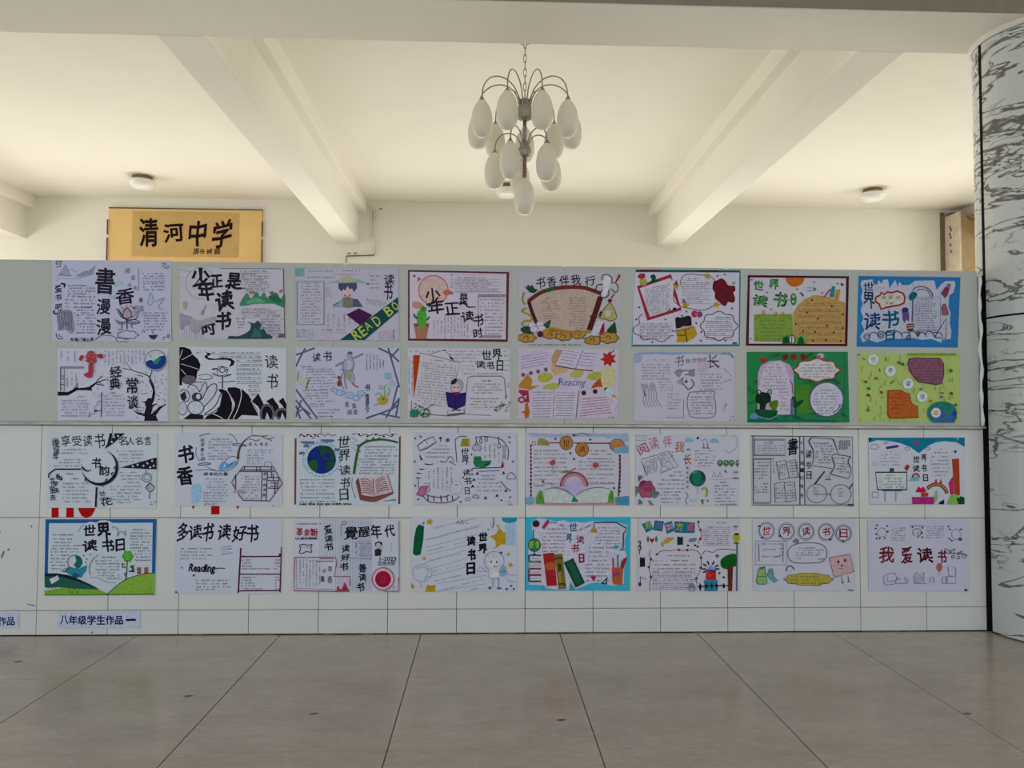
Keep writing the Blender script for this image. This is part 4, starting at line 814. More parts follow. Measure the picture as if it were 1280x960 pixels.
# ---------------------------------------------------------------- third row, on the tiles
poster(50,534,206,'75 55 1205 65 1190 830 70 825','a3aabd','white poster with a black crescent ring round two brush characters, above the red lettering')
gs('title',K,.008,'享 265 140 95 110 受 378 140 100 105 读 490 140 95 115 书 612 135 105 150',-3); gs('title',K,.008,'名 850 140 90 90 人 930 145 75 80 名 1015 140 75 80 言 1105 140 70 90',-3)
gs('title',K,.022,'书 580 370 95 110 韵 658 445 105 100',5); gs('side_title',K,.01,'後 160 165 80 110 继 170 245 60 60 年 160 295 60 80 春 185 510 50 60 寻 215 530 40 50 花 130 560 55 80 梦 165 580 50 50 里 125 640 60 70 来 170 650 50 60 去 130 720 60 60 兰 640 690 70 70 花 680 765 120 80',-8)
N=60; p=[(615+188*math.cos(a),415+185*math.sin(a)) for a in [math.radians(-70+i*260/N) for i in range(N+1)]]; q=[(608+(188-24*math.sin(math.pi*i/N)-2)*math.cos(a),410+(185-24*math.sin(math.pi*i/N)-2)*math.sin(a)) for i,a in [(i,math.radians(-70+i*260/N)) for i in range(N+1)]]
CUR.put('crescent_ring','211d2b',p+q,[(i,i+1,N+2+i,N+1+i) for i in range(N)])
l('crescent_ring','211d2b',(22,5),'430 410 480 450 525 435',1); 
for x,y in ((780,400),(750,460),(690,530),(650,570),(480,520)): l('crescent_ring','211d2b',(16,4),f'{x} {y} {x-22} {y+22} {x+8} {y+45}',1)
f('checker_wedge','211d2b','660 225 690 170 715 60 740 62 730 130 770 60 860 52 870 60 750 165 690 205'); f('checker_wedge','211d2b','820 415 1195 310 1195 432 1100 428')
for x,y in ((760,100),(800,90),(735,150),(1000,385),(1060,395),(1100,370),(1150,345),(1130,410),(950,400),(1165,395)): f('checker_wedge','a3aabd',f'{x-12} {y} {x+2} {y-14} {x+14} {y+4} {x} {y+14}')
l('divider','211d2b',14,'420 430 155 430 90 480 88 520'); l('divider','211d2b',18,'580 615 570 820'); 
bt(240,222,490,222,1,'5a5868'); bt(215,258,480,258,1,'5a5868'); bt(185,325,430,355,2,'5a5868'); bt(135,390,410,390,1,'5a5868'); bt(225,570,520,755,6,'5a5868'); bt(230,470,370,470,1,K); bt(320,520,400,520,1,K); bt(780,238,1110,345,4,'5a5868',rag=.3); bt(820,455,1040,560,4,'5a5868'); bt(700,600,1040,735,5,'5a5868'); bt(780,765,930,765,1,'5a5868')
l('charm','55525f',4,'1085 430 1085 480'); o('charm','55525f',7,1095,515,48,46); o('charm','55525f',4,1095,515,28,26); l('charm','33303c',8,'1125 570 1175 620 1130 670 1080 620 1125 570'); bt(1100,600,1150,640,3,'33303c'); l('charm','33303c',9,'1125 680 1120 735'); bt(1120,760,1190,785,2,'33303c')

poster(212,536,360,'60 45 1222 60 1218 838 58 832','a2a5be','pale lavender poster with two bold stacked characters at left and a hexagonal lattice window')
gs('title','1a1720',.05,'书 178 275 165 185 香 170 505 170 195',-4)
for p in ('320 80 380 60 440 52','680 165 740 160 835 182 700 180 680 165','305 385 360 370 435 372 430 385 310 395'): l('blue_cloud','3a5c8c',10,p,1)
l('blue_cloud','4a5c7c',6,'630 52 690 80 735 150',1); l('blue_cloud','4a5c7c',6,'290 200 285 280 330 350',1); l('blue_cloud','4a5c7c',6,'280 448 400 440 520 455 640 450 730 380 740 330 700 300 640 310 600 350 550 380',1); l('blue_cloud','4a5c7c',5,'380 400 440 430 520 455',1); f('whale','6f9cc8','540 390 600 360 640 380 690 350 730 345 720 390 650 430 540 450',1); l('whale','2f4a7c',6,'560 400 600 385 620 410 680 370'); f('whale','a5b8d0','570 400 600 380 610 420',0)
f('pale_blue_plants','8fb0cc','240 620 330 600 340 760 250 810',1); f('pale_blue_plants','9ab0cc','470 800 520 790 520 828 470 830',1)
l('plum_branch','5a4434',(30,10),'740 330 750 230 800 140 850 100',1); l('plum_branch','6a4a40',8,'830 115 890 75 1000 80 1060 75',1); l('plum_branch','6a4a40',7,'1000 85 1060 110 1130 90',1); l('plum_branch','7a3c44',6,'860 110 950 130 970 110',1); l('plum_branch','7a3c44',6,'1060 110 1110 130')
gs('side_title',K,.006,'初 355 125 44 40 读 355 170 44 40 看 352 225 40 40 介 352 275 40 45 绍 358 325 46 40'); gs('side_title',K,.006,'名 870 165 34 36 人 930 165 34 36 名 990 165 34 36 言 1045 165 34 36'); gs('side_title',K,.01,'朗 390 488 44 36 读 447 488 44 36 的 500 488 44 36 力 550 488 44 36 量 605 488 44 36')
bt(450,105,660,105,1); bt(410,135,690,320,7,'5a5868'); bt(380,535,620,600,3,'5a5868'); bt(400,628,620,655,2,'5a5868'); bt(360,685,620,775,4,'5a5868'); bt(370,808,500,808,1); bt(840,225,1130,250,2,'5a5868'); bt(830,280,1020,370,4,'5a5868'); bt(770,508,980,745,9,'5a5868')
l('lattice_window','4a2c40',8,'800 408 1120 410 1218 590 1080 780 790 772 740 700'); l('lattice_window','4a2c40',6,'800 408 720 500 670 580 715 660'); l('lattice_window','4a2c40',9,'715 510 712 650'); l('lattice_window','4a2c40',6,'720 490 670 580 700 620')
for p in ('1000 465 990 775','1058 465 1042 775','760 460 1140 462','940 412 940 462','808 412 808 445','760 445 1120 445','1060 525 1180 528','1060 560 1190 562','1060 640 1180 645','1100 465 1100 525','1120 480 1120 560','1180 520 1165 640','1140 560 1135 700','1090 585 1165 590','1090 620 1165 622','980 415 975 462','1100 410 1100 440'): l('lattice_window','4a2c40',7,p)
gs('side_title',K,.012,'书 1028 488 34 36 中 1028 548 30 34 自 1026 608 30 34 有 1026 660 30 34 家 1022 715 34 36'); o('lattice_window','6a5a6a',5,1065,385,42,30); f('pink_cloud','a5849c','680 685 730 660 820 660 800 685 700 692',1); bt(1090,825,1140,825,1)

poster(360,536,506,'68 45 1235 55 1228 835 68 838','a3a9b8','poster with a deep blue globe, brown side edges and an open brown book')
l('frame_rod','7a4434',22,'84 105 78 830'); l('frame_rod','6a3a34',22,'1228 85 1218 825')
l('vine','6a2c50',9,'120 90 150 65 190 85 240 65 280 105 310 70 370 55 400 80 440 55 480 75 530 60',1); l('vine','5a2c50',9,'700 60 780 50 790 80 850 60 900 75 950 50 1010 75 1070 60 1130 85 1160 60 1215 50',1)
for k in range(11): e('vine','4a1c40',(140+k*38) if k<6 else (780+(k-6)*90),65+(k%2)*18,13,9)
e('globe_halo','a3b2d0',368,335,215,200); 
for k in range(34): a=k*.185; l('globe_halo','3a4a7c',6,f'{368+195*math.cos(a):.0f} {335+180*math.sin(a):.0f} {368+207*math.cos(a+.04):.0f} {335+192*math.sin(a+.04):.0f}')
e('globe','1c2f82',368,338,158,155); f('globe','1d4a3a','330 190 440 190 500 240 520 330 440 335 380 330 360 280',1); f('globe','2a5a2c','225 370 290 345 320 370 310 470 270 455 235 420',1); f('globe','1d4a3a','420 370 500 350 510 400 450 440 420 460',1); f('globe','1c2f82','380 300 440 260 480 290 430 320',1)
for x,y in ((210,150),(430,130),(150,265),(540,228),(200,185)): f('blue_cloud','5a6a8c',f'{x-75 if x<500 and y<160 else x-20} {y-12} {x+70 if y<160 else x+25} {y-12} {x+60 if y<160 else x+25} {y+14} {x-30} {y+16}',1)
gs('title','26302c',.006,'世 612 140 130 130 界 620 290 125 130 读 625 455 125 110 书 625 590 110 120 日 612 720 95 130')
l('vine_arch','3c5a2c',(28,20),'722 495 745 340 770 220 800 175 880 135 1000 118 1100 125 1205 150',1); 
for x,y in ((770,185),(865,130),(935,110),(1000,110),(780,250)): f('vine_arch','3c5a2c',f'{x-20} {y} {x} {y-20} {x+20} {y+8}')
for k in range(12): x=690+(k%4)*18; y=95+k*14; l('tick_marks','7a7f94',4,f'{x} {y} {x+30} {y}')
bt(830,190,1190,290,4,'3f3c4a'); bt(760,325,1195,480,6,'3f3c4a'); bt(130,550,540,665,4,'4a4858'); bt(130,705,550,790,3,'4a4858'); g_('motto',K,'Let the joy go with you',410,825,560,30,.01)
f('book','7f4a40','740 580 770 535 800 730 940 750 1160 690 1150 715 960 800 900 800 790 780'); f('book','ab9aa0','775 535 850 520 930 550 1000 505 1085 492 1150 690 1060 690 945 745 810 730 790 650'); l('book','5a3040',7,'930 550 945 745'); l('book','5a3040',6,'770 540 810 730 945 750 1150 695 1085 492')
for k in range(7): l('book','6a3444',6,f'{795+k*4} {560+k*24} 850 {548+k*25} {920+k*2} {580+k*22}',1); l('book','6a3444',6,f'{955+k*3} {575+k*22} 1010 {540+k*23} {1060+k*8} {530+k*22}',1)
l('bird_sketch','6a5f80',5,'705 540 700 640 740 760',1); l('bird_sketch','5a6a8c',6,'1050 790 1180 780'); bt(1130,770,1180,770,1,'2c5a70')

poster(508,536,650,'80 40 1250 45 1252 862 80 858','a3a3b2','busy doodle poster with a yellow lamp shade, striped pink book and stacked dark characters')
gs('title','2a2830',.02,'世 660 265 90 90 界 665 360 85 90 读 680 495 85 75 书 690 590 85 85 日 685 700 55 80')
l('lamp_stand','33303c',9,'570 380 560 270 548 120 600 85 680 85',0); f('lamp','a89a3c','630 110 705 108 720 200 605 200'); 
for x in (640,662,684): l('lamp','4a4420',5,f'{x} 115 {x-4} 190')
f('open_book_doodle','a8a8b4','125 190 200 100 300 85 335 150 260 210 150 255'); l('open_book_doodle','2f2c38',8,'125 190 200 130 300 90 335 150 240 215 150 250 125 190'); l('open_book_doodle','2f2c38',5,'215 125 240 170'); 
for k in range(12): l('open_book_doodle','3a3744',4,f'{145+k*15} {235-k*7} {150+k*15} {255-k*8}')
f('doodle','2f3a34','150 290 185 350 165 355 145 310',0); e('doodle','2f2c38',385,105,18,12); l('doodle','2f2c38',7,'385 90 385 145'); e('doodle','55525f',465,128,22)
bt(370,185,500,185,1,'55525f'); bt(290,222,510,222,1,'55525f'); bt(220,262,510,262,1,'4a4754',d=1); bt(210,310,480,310,1,'4a4754',d=1); l('branch_doodle','3a3744',5,'440 380 500 310 530 370 480 370 560 410',1)
for p in ('205 395 260 405 305 395','345 378 350 385','380 368 440 378','150 455 205 455','115 500 175 505','110 552 170 552'): l('bat_marks','1f1c26',(13,6),p)
bt(245,440,245,570,1,'4a4754',v=1); bt(300,430,500,700,5,'4a4754',v=1); l('bridge','3a2f38',9,'210 740 300 765 400 770 490 745',1); l('bridge','3a2f38',7,'190 760 250 820 350 835 470 830 550 800 600 760',1)
for x in (240,305,385,455,515): l('bridge','5a3f40',12,f'{x} {752} {x+8} {825-abs(x-380)*.12:.0f}')
f('pink_book','b0648c','165 650 240 640 245 665 200 745 180 762 112 745'); l('pink_book','4a2c44',6,'165 650 240 640 200 745 180 762 112 745 165 650'); l('pink_book','4a2c44',5,'195 620 255 610 262 690 225 730'); l('pink_book','4a2c44',5,'135 560 135 680')
e('sheep','a9a9b8',560,665,66,72); o('sheep','7a7a88',4,560,665,66,74); e('sheep','7a7a88',562,632,16,10)
l('notes_arc','2f2c38',6,'780 100 860 85 940 90 1020 105 1080 130 1130 190 1150 260 1140 350',1); 
for x,y in ((790,180),(840,135),(900,115),(1045,190)): o('balloon','2f2c38',7,x,y,15 if x!=1045 else 18,28); l('balloon','2f2c38',6,f'{x-8} 85 {x} {y-25}')
e('girl','9a94a8',795,215,50,36); o('girl','3a3744',6,795,215,50,36); f('girl','a9a4ae','770 250 830 250 830 300 775 300'); f('dragon','2c7a54','765 310 840 310 850 360 960 355 940 400 880 440 780 430 755 380',0); l('dragon','1c4a34',6,'760 340 840 345'); l('dragon','1c4a34',6,'755 380 850 380'); l('dragon','1c4a34',7,'740 445 900 440 1090 435'); f('dragon','1c4a34','880 400 950 370 940 400 900 425',0)
bt(880,160,985,340,3,'4a4754',v=1); bt(1035,260,1035,400,1,'4a4754',v=1); 
for y in (205,245,290,325): fr('lantern','3a3744',6,1088,y-14,1114,y+12)
f('lantern','8a3048','1065 430 1085 350 1100 420 1095 432'); bt(840,520,1040,520,1,'4a4754'); bt(790,560,1070,690,4,'4a4754')
for x,y in ((800,505),(760,575),(745,650),(890,780),(1020,755),(1095,500),(1120,700)): f('music_notes','1f1c26',f'{x-20} {y+18} {x} {y-24} {x+22} {y+16} {x+4} {y+6}')
l('music_notes','3a3744',5,'820 480 1050 470'); l('cloud_doodle','55525f',6,'1130 565 1150 510 1190 495 1235 560 1130 565',1); l('cloud_doodle','55525f',6,'740 770 780 740 820 780 740 770',1); l('bow','3a3744',7,'1060 590 1130 670 1180 700',0); o('cloud_doodle','6a6774',6,690,790,28,18)
for x,y in ((100,108),(160,88),(95,370),(100,640),(135,795),(612,822),(1070,805),(1170,770),(1160,95),(1163,150),(735,290),(740,510),(738,465),(1200,370),(640,550)): e('speck','2f2c38',x,y,9,11)
bt(1145,815,1185,845,2,'3a3744'); l('frame_line','77758a',4,'80 860 620 862'); l('frame_line','8a8894',3,'1245 50 1250 855')

poster(650,536,794,'60 42 1212 45 1215 852 62 850','a29fac','pastel poster with gold coin discs, an open book with a rainbow and small green bushes')
l('sky_wash','8e9cb4',40,'100 62 400 80 700 70 1000 75 1190 95',1); f('sky_wash','88a4bc','900 60 1200 55 1210 130 1160 150 1050 110 950 110')
l('bead_border','6a3450',10,'120 170 125 780'); l('bead_border','6a3450',13,'330 155 450 155'); l('bead_border','7a3450',13,'600 158 1000 162'); l('bead_border','5f3048',18,'1110 290 1112 480 1100 640 1095 750',1)
for k in range(14): e('bead_border','5a3048',122,190+k*42,13,10); 
for k in range(10): e('bead_border','6a3a50',640+k*38,160,11,9); e('bead_border','4f3048',1108,300+k*44,13)
for x,y,t_ in ((515,158,'世'),(690,230,'读')): e('coin','7a3a28',x,y,76,80); e('coin','b28a44',x,y,68,72); o('coin','8a5a28',5,x,y,55,58); g_('coin_character','7a2c28',t_,x,y,76,76,.02)
f('gold_toy','8a8058','190 180 200 110 260 105 320 140 330 185',0); fr('gold_toy','8a5068',7,135,140,170,180); e('sun','b8813c',1080,185,72,60); o('sun','8a3a50',9,1080,185,80,70); f('blue_cloud','6f9cb8','1040 215 1205 185 1208 268 1050 270',0); l('sky_arc','3a4a54',5,'610 80 690 45 780 80',1)
bt(155,235,450,235,1); bt(150,275,545,320,2,'55515f'); bt(150,370,535,420,2,'55515f'); bt(150,465,440,600,4,'55515f',rag=.05); bt(160,625,270,625,1); bt(780,235,980,235,1); bt(770,275,1060,275,1); bt(740,325,1080,325,1); bt(630,360,1080,440,3,'55515f'); bt(740,500,1080,590,3,'55515f')
f('red_flower','a84a54','335 360 385 345 390 395 340 400',1); star('red_flower','b04a54',840,405,44,-90,6,.6); l('red_flower','7a8a6a',5,'360 400 370 500 400 470')
f('page','a2a8a8','270 670 370 660 480 680 560 720 600 760 640 740 720 690 850 655 1000 670 1080 700 1080 830 270 830'); l('page','5a6a74',6,'270 675 380 660 500 690 600 755',1); l('page','5a6a74',6,'630 740 720 680 860 650 1000 670',1); l('page','6a6a74',4,'320 600 400 640 520 680',1); l('page','6a6a74',4,'340 650 450 655 540 700'); l('page','6a6a74',4,'770 615 1060 608')
N=20
for R0,c in ((150,'8a3a50'),(135,'a8746c'),(118,'a07a94')): stroke_('rainbow',c,18,[(600+R0*math.cos(math.pi*(1+i/N)),640+(R0+5)*math.sin(math.pi*(1+i/N))) for i in range(N+1)])
f('rainbow','a597bc','490 650 520 590 600 560 690 590 715 650 600 745',0); f('sprout','5a7a50','450 480 520 460 560 475 500 490',1); l('sprout','4a6a44',12,'550 480 620 435'); f('teal_cone','1f7f80','568 812 600 745 655 812')
for x,a in ((225,50),(1015,40)): f('bush','5f9a3c',f'{x-a} 835 {x-a*.9} 760 {x-10} 685 {x+20} 690 {x+a*.8} 780 {x+a} 840',0); e('bush','4a8a34',x,755,20,30); 
f('water','4a8cae','1055 760 1212 745 1214 845 1060 845'); f('water','6f9cb8','65 770 150 760 145 830 70 835',1); l('ground','a87c80',22,'270 832 600 836 1080 830'); 
for x,y in ((392,112),(600,68),(780,120),(560,272),(600,335),(1045,658),(112,612),(255,585)): e('speck','3a3c50',x,y,12)

poster(788,536,930,'60 55 1225 70 1222 868 55 862','a3a3b0','pale poster with a pink rose, dark green globe and a row of little trees')
gs('title','9c5a70',.018,'阅 140 225 120 120',-25); gs('title','a87090',.012,'读 265 165 110 140 伴 420 145 100 130',-8); gs('title','a86a50',.014,'我 555 205 110 120'); gs('title','98603c',.018,'长 645 345 90 120'); fr('side_title','6a7480',5,60,80,185,130); bt(90,100,165,100,1,'4a5a50')
l('book_outline','3f3c4a',6,'120 360 190 530'); l('book_outline','3f3c4a',5,'120 345 300 295 345 390 370 430'); l('book_outline','3f3c4a',5,'310 290 430 250 540 420 340 500'); bt(150,365,310,495,5,'33303c',k=-.3,ul=1,rag=.05); bt(335,295,480,460,5,'33303c',k=-.3,ul=1,rag=.05)
f('blue_cloud','7fa4bc','615 120 650 100 710 125 690 150 620 150',1); f('blue_cloud','7fa4bc','895 135 945 105 1005 150 920 160',1); f('blue_cloud','5f84ac','620 240 650 215 690 245',0); e('speck','3a3450',760,105,15); l('fountain','3a5a44',6,'800 215 900 218'); l('fountain','3a5a44',7,'830 215 825 160'); l('fountain','3a5a44',7,'872 215 870 170'); l('fountain','5a7a64',5,'805 145 850 110 870 170',1)
bt(720,240,970,345,4,'3f3c4a'); bt(760,378,930,410,2,'3f3c4a'); l('ribbon_doodle','8a90a0',6,'1040 90 1100 60 1200 100 1190 220 1110 270 1060 230',1)
for x in (1010,1078,1140,1205): e('little_tree','4a6a54',x,385,33 if x<1200 else 20,36); l('little_tree','33443a',5,f'{x} 370 {x} 435'); e('little_tree','7f9a84',x,378,12,14)
for x in (945,1010): l('doodle','6a6774',6,f'{x-25} 550 {x} 480 {x+20} 545')
f('doodle','3a3744','1055 465 1075 470 1095 495 1070 490'); e('doodle','7a7fa4',1185,490,28,12); l('frame_line','8a8894',4,'900 575 1220 560'); r('doodle','6a6f80',1150,548,1222,566)
e('globe','1a4a4c',757,558,92,92); f('globe','1f7a54','700 500 780 480 800 560 760 640 700 600',1); f('globe','2a5f84','790 600 835 570 825 620 790 640',1); f('globe','3f8a9c','700 490 740 475 760 490 720 510',1); l('globe','6a6774',5,'757 650 757 735'); e('globe','9aaab4',720,800,50,22)
l('lime_figure','96a038',22,'800 690 840 665 865 700 855 765',1); f('lime_figure','6a7a34','790 800 825 795 825 850 810 850'); f('lime_figure','6a7a34','860 800 885 800 875 835'); 
for y in (440,495,550,600,655): fr('side_strip','6a6a74',5,634,y-16,660,y+14); e('side_strip','4a5a8c',640,y,8)
l('side_strip','55525f',6,'625 710 650 760 620 800 640 850',1); bt(490,478,610,478,1,'3f3c4a'); bt(440,520,610,520,1,'3f3c4a'); bt(340,570,610,570,1,'3f3c4a'); bt(300,615,610,665,2,'3f3c4a'); bt(350,705,590,705,1,'3f3c4a'); bt(340,740,590,820,3,'3f3c4a'); bt(1010,595,1090,595,1); bt(950,635,1195,845,7,'3f3c4a')
cloud('rose','6a2c44',7,178,680,92,95,6,.1,'a3506c')
for a in (60,40,22): o('rose','6f2440',6,185,655,a,a*.8)
f('rose','8a2c50','110 600 170 580 160 620 100 660',1); 
for p in ('90 520 120 560 90 590','250 700 330 720 280 780 240 760','100 790 140 840 90 850','200 800 260 850 230 860','60 640 85 700 60 760'): f('rose_leaves','54706a',p,1)
l('rose_leaves','4a3f60',9,'100 580 120 530 140 560',1)

poster(932,538,1074,'60 55 1210 70 1222 862 70 845','9a9ca6','grey ink poster divided into boxes with open books and big round spectacles')
l('frame_line','33343c',8,'62 62 1205 72 1210 840 85 840 80 62'); l('frame_line','33343c',5,'100 60 100 290'); fr('box','33343c',8,92,100,450,285); fr('box','33343c',5,105,112,435,275); bt(205,120,320,120,1,K,d=1); bt(205,140,320,140,1,K,d=1); bt(120,165,430,250,4,'33343c')
gs('title','1f1f28',.02,'書 530 185 115 190'); l('divider','33343c',12,'610 70 612 838'); l('divider','33343c',8,'655 70 668 838'); gs('side_title',K,.012,'世 632 140 28 30 界 635 255 36 50 阅 636 370 34 44 读 636 450 42 44 日 636 535 34 40 快 636 630 36 44 乐 636 735 40 50'); f('box','33343c','612 425 658 425 658 470 614 470')
gs('title','1f1f28',.012,'读 710 265 70 90 书 708 390 60 80 日 715 505 55 90')
l('box','33343c',7,'80 322 318 320'); fr('box','33343c',6,88,330,285,805); l('box','33343c',6,'88 820 285 820'); bt(90,355,250,390,2,'33343c'); bt(90,425,245,530,4,'33343c'); bt(200,595,250,595,1); bt(95,630,250,690,3,'33343c'); bt(308,345,308,470,1,K,v=1)
l('scroll_note','33343c',(16,5),'740 85 715 130 760 220 765 320 745 395',1); l('scroll_note','33343c',5,'740 80 985 98'); l('scroll_note','33343c',(16,5),'985 98 1010 160 1045 260',1); l('scroll_note','33343c',5,'745 395 975 430'); bt(765,140,960,140,1,'33343c'); bt(785,170,1000,355,7,'33343c',rag=.1)
l('scroll_note','33343c',6,'970 290 1000 265 1185 295'); l('scroll_note','33343c',(12,5),'1185 300 1155 350 1190 440 1165 540',1); l('scroll_note','33343c',8,'970 300 1005 400 960 480 950 490',1); l('scroll_note','33343c',6,'950 490 1165 545'); bt(1000,305,1150,305,1,'33343c'); bt(1020,335,1170,455,5,'33343c',k=.06)
l('book','33343c',5,'345 355 450 335 495 535'); l('book','33343c',5,'345 355 385 560 495 535 610 520'); l('book','33343c',5,'460 360 560 325 600 520'); bt(360,385,450,500,5,'26262e',k=-.1,rag=.05); bt(500,360,580,490,5,'26262e',k=-.1,rag=.05); l('book','33343c',5,'325 600 435 580 455 805 335 815 325 600'); l('book','33343c',5,'445 590 550 575 570 790 455 805'); bt(340,615,430,755,6,'26262e',rag=.05); bt(465,610,540,755,6,'26262e',rag=.05)
l('pen','33343c',16,'890 462 775 612'); l('pen','33343c',12,'1205 600 1170 662'); o('spectacles','44454e',6,802,710,112,105); o('spectacles','44454e',6,1075,720,116,110); l('spectacles','33343c',9,'912 720 962 722'); bt(760,640,825,720,5,'33343c',d=1); bt(1045,650,1105,735,5,'33343c',d=1); l('spectacles','44454e',4,'800 722 905 718'); l('doodle','44454e',5,'895 555 965 555'); fr('doodle','44454e',5,905,515,950,545)
for k in range(14): x=1070+(k%5)*26; y=110+(k//5)*36; l('leaf_marks','3c5256',9,f'{x} {y} {x-14} {y+34}')
r('frame_line','33343c',1150,830,1222,850)

poster(1076,538,1218,'85 82 1175 80 1170 835 100 832','a5a7b3','poster with a teal curtain top, orange tower, rainbow bridge and an easel board')
f('teal_top','157f9e','85 82 1172 80 1170 188 1080 135 950 122 840 135 750 180 655 258 560 190 450 145 300 115 180 110 95 140',0); f('teal_top','9f3a70','590 130 625 115 660 135 640 165 605 155'); f('teal_top','9aa890','1075 110 1100 80 1110 90'); f('teal_top','14404a','85 82 130 84 95 140')
for x,y,a,c in ((155,185,46,'4a7a64'),(285,138,22,'44444e'),(523,208,26,'55525f'),(755,205,24,'55525f'),(160,378,28,'9aa04c')): cloud('cloud_outline',c,6,x,y,a,a*.6,5,.1)
f('blue_bar','24408c','282 185 420 162 428 190 290 212'); bt(275,232,345,232,1); bt(210,270,440,385,4,'55525f',k=-.03)
gs('title','26222c',.035,'世 625 325 75 75 界 712 312 60 85 读 625 430 75 80 书 714 425 60 85 日 730 535 55 75')
f('red_gem','a8382c','488 425 520 382 555 405 520 462'); f('rainbow_cloud','6aa8a0','535 570 580 510 650 520 660 570',0); stroke_('rainbow_cloud','8a2c34',18,[(620+38*math.cos(math.pi*(1+i/10)),530+40*math.sin(math.pi*(1+i/10))) for i in range(11)])
f('easel','a8acb0','165 470 520 470 522 668 185 672'); l('easel','23404a',17,'168 472 518 472 520 668 188 668',0,1); r('easel','3a4a54',325,425,375,465); r('easel','23404a',245,668,465,684); 
for x in (275,395): l('easel','7a8288',12,f'{x} 690 {x} 800')
bt(290,498,370,498,1); bt(205,535,470,535,1); bt(205,570,480,632,3,'3a3744'); fr('small_box','6a7074',9,128,695,198,755)
bt(860,205,920,205,1); bt(830,242,990,242,1); bt(790,288,1000,415,4,'4a5a64'); bt(820,458,1000,500,2,'4a5a64'); e('star','34509a',1065,240,16)
f('orange_tower','b2451f','1028 322 1108 318 1118 730 1058 735'); f('pink_house','c02c74','990 590 1040 515 1050 730 1010 720',0); f('pink_house','b02c80','575 750 825 750 825 832 580 832'); f('pink_house','c02050','615 695 650 630 680 655 705 630 740 690 700 700'); f('orange_block','b8481c','680 700 762 700 760 745 680 748')
for R0,c in ((135,'a83424'),(122,'b89a3c'),(110,'3a3a48')): stroke_('rainbow_bridge',c,14,[(850+R0*math.cos(a)*1.0,730+R0*1.0*math.sin(a)) for a in [math.radians(215+i*8) for i in range(18)]])
for x in (850,905): f('rainbow_bridge','a83430',f'{x-22} 605 {x} 540 {x+12} 605')
f('cactus','7fa870','830 800 835 690 860 680 868 750 850 810',0); f('black_bush','16241f','880 815 940 775 940 832 885 832'); f('green_bush','7fb84c','970 832 1010 730 1060 715 1110 745 1130 832',0); f('dark_bush','174a34','1075 765 1110 760 1125 740 1170 760 1168 832 1100 832',0); f('signature','2a2630','1170 860 1185 840 1218 838 1205 862'); l('frame_line','86889a',4,'100 832 580 832')

# ---------------------------------------------------------------- bottom row
poster(46,642,204,'88 58 1212 55 1195 822 75 830','a0a8bf','poster with a blue painted frame, two green hills and a bird carrying a globe')
f('frame','245f9c','88 58 1212 55 1212 92 88 98'); f('frame','245f9c','88 60 125 60 112 610 78 610'); f('frame','245f9c','1175 60 1212 55 1198 610 1165 610'); f('title_cloud','a8aec2','470 130 530 85 600 90 640 70 700 68 760 90 800 140 760 200 500 200',1)
gs('title','1a1822',.05,'世 533 170 120 105 界 680 185 135 185 读 540 325 145 120 书 722 325 120 125 日 845 318 90 120',-3)
bt(155,208,365,208,1,K,d=1); bt(150,250,370,285,2); bt(135,318,460,380,3); bt(135,415,340,550,5); bt(970,155,1100,155,1,K,d=1); bt(945,190,1165,370,7); bt(985,400,1155,465,3); bt(650,435,800,435,1,K,d=1); bt(590,470,840,620,6); bt(710,650,850,650,1)
f('hill','7ca83c','78 780 300 745 560 745 700 800 690 828 78 830',0); f('hill','245c50','78 610 240 615 400 670 560 730 640 770 400 760 200 745 80 750',0); f('hill','16202c','78 605 200 605 330 625 460 680 560 725 620 760 520 725 400 680 250 640 78 635',0); f('hill','86b040','720 815 800 740 900 670 1050 620 1195 602 1192 818 720 822',0); l('hill','22402c',6,'715 815 800 738 900 668 1050 618 1195 600',1); f('hill','4a7a30','78 820 690 815 1190 808 1190 824 700 828 78 832')
f('dark_gap','26262e','690 815 710 800 730 812'); f('white_gap','b0b4c4','695 806 712 790 722 806')
e('globe','a3a8b0',385,490,72,70); f('globe','1c6a60','385 422 440 440 460 490 440 540 400 555 375 520 400 480',0); o('globe','1c4a4c',7,385,490,72,70); f('bird','2a8a9c','280 580 330 535 420 560 510 520 500 575 450 650 370 640 310 605',0); l('bird','24303c',7,'250 575 290 588 320 540',1); f('bird','1c5a64','350 640 380 600 440 620 400 655')
f('open_page','aaaebc','128 665 210 625 228 665 150 715'); bt(105,745,200,745,1,K,d=1); bt(320,758,440,790,2,K); l('vine','7f9a4c',10,'625 415 570 460 530 540 540 620',1); l('vine','8a9a70',7,'540 645 620 650 700 690 800 700',1)
cloud('clover','3a8a2c',8,920,432,48,50,6,.12,'5fb03c'); l('clover','22402c',10,'915 480 910 600 900 665'); l('clover_curl','22402c',10,'930 585 985 575 950 535 990 530',1); l('clover_curl','22402c',9,'900 540 870 545 865 505 890 520',1); l('clover_curl','22402c',9,'905 610 885 600 900 640'); g_('clover_curl','22402c','2',965,560,44,60,.02)
for x in (1035,1108): r('red_post','9a3a34',x-20,560,x+18,610); r('red_post','b08a80',x-8,575,x+6,590); l('red_post','7a2c2c',8,f'{x-22} 553 {x+22} 550')
l('sketch_cloud','7a8090',5,'415 190 450 130 480 110',1); l('sketch_cloud','5a6070',5,'760 130 820 160 815 230 850 180 900 220 890 170',1)
for x,y in ((475,425),(540,415),(505,460),(495,495)): e('speck','3a3c50',x,y,9,6)

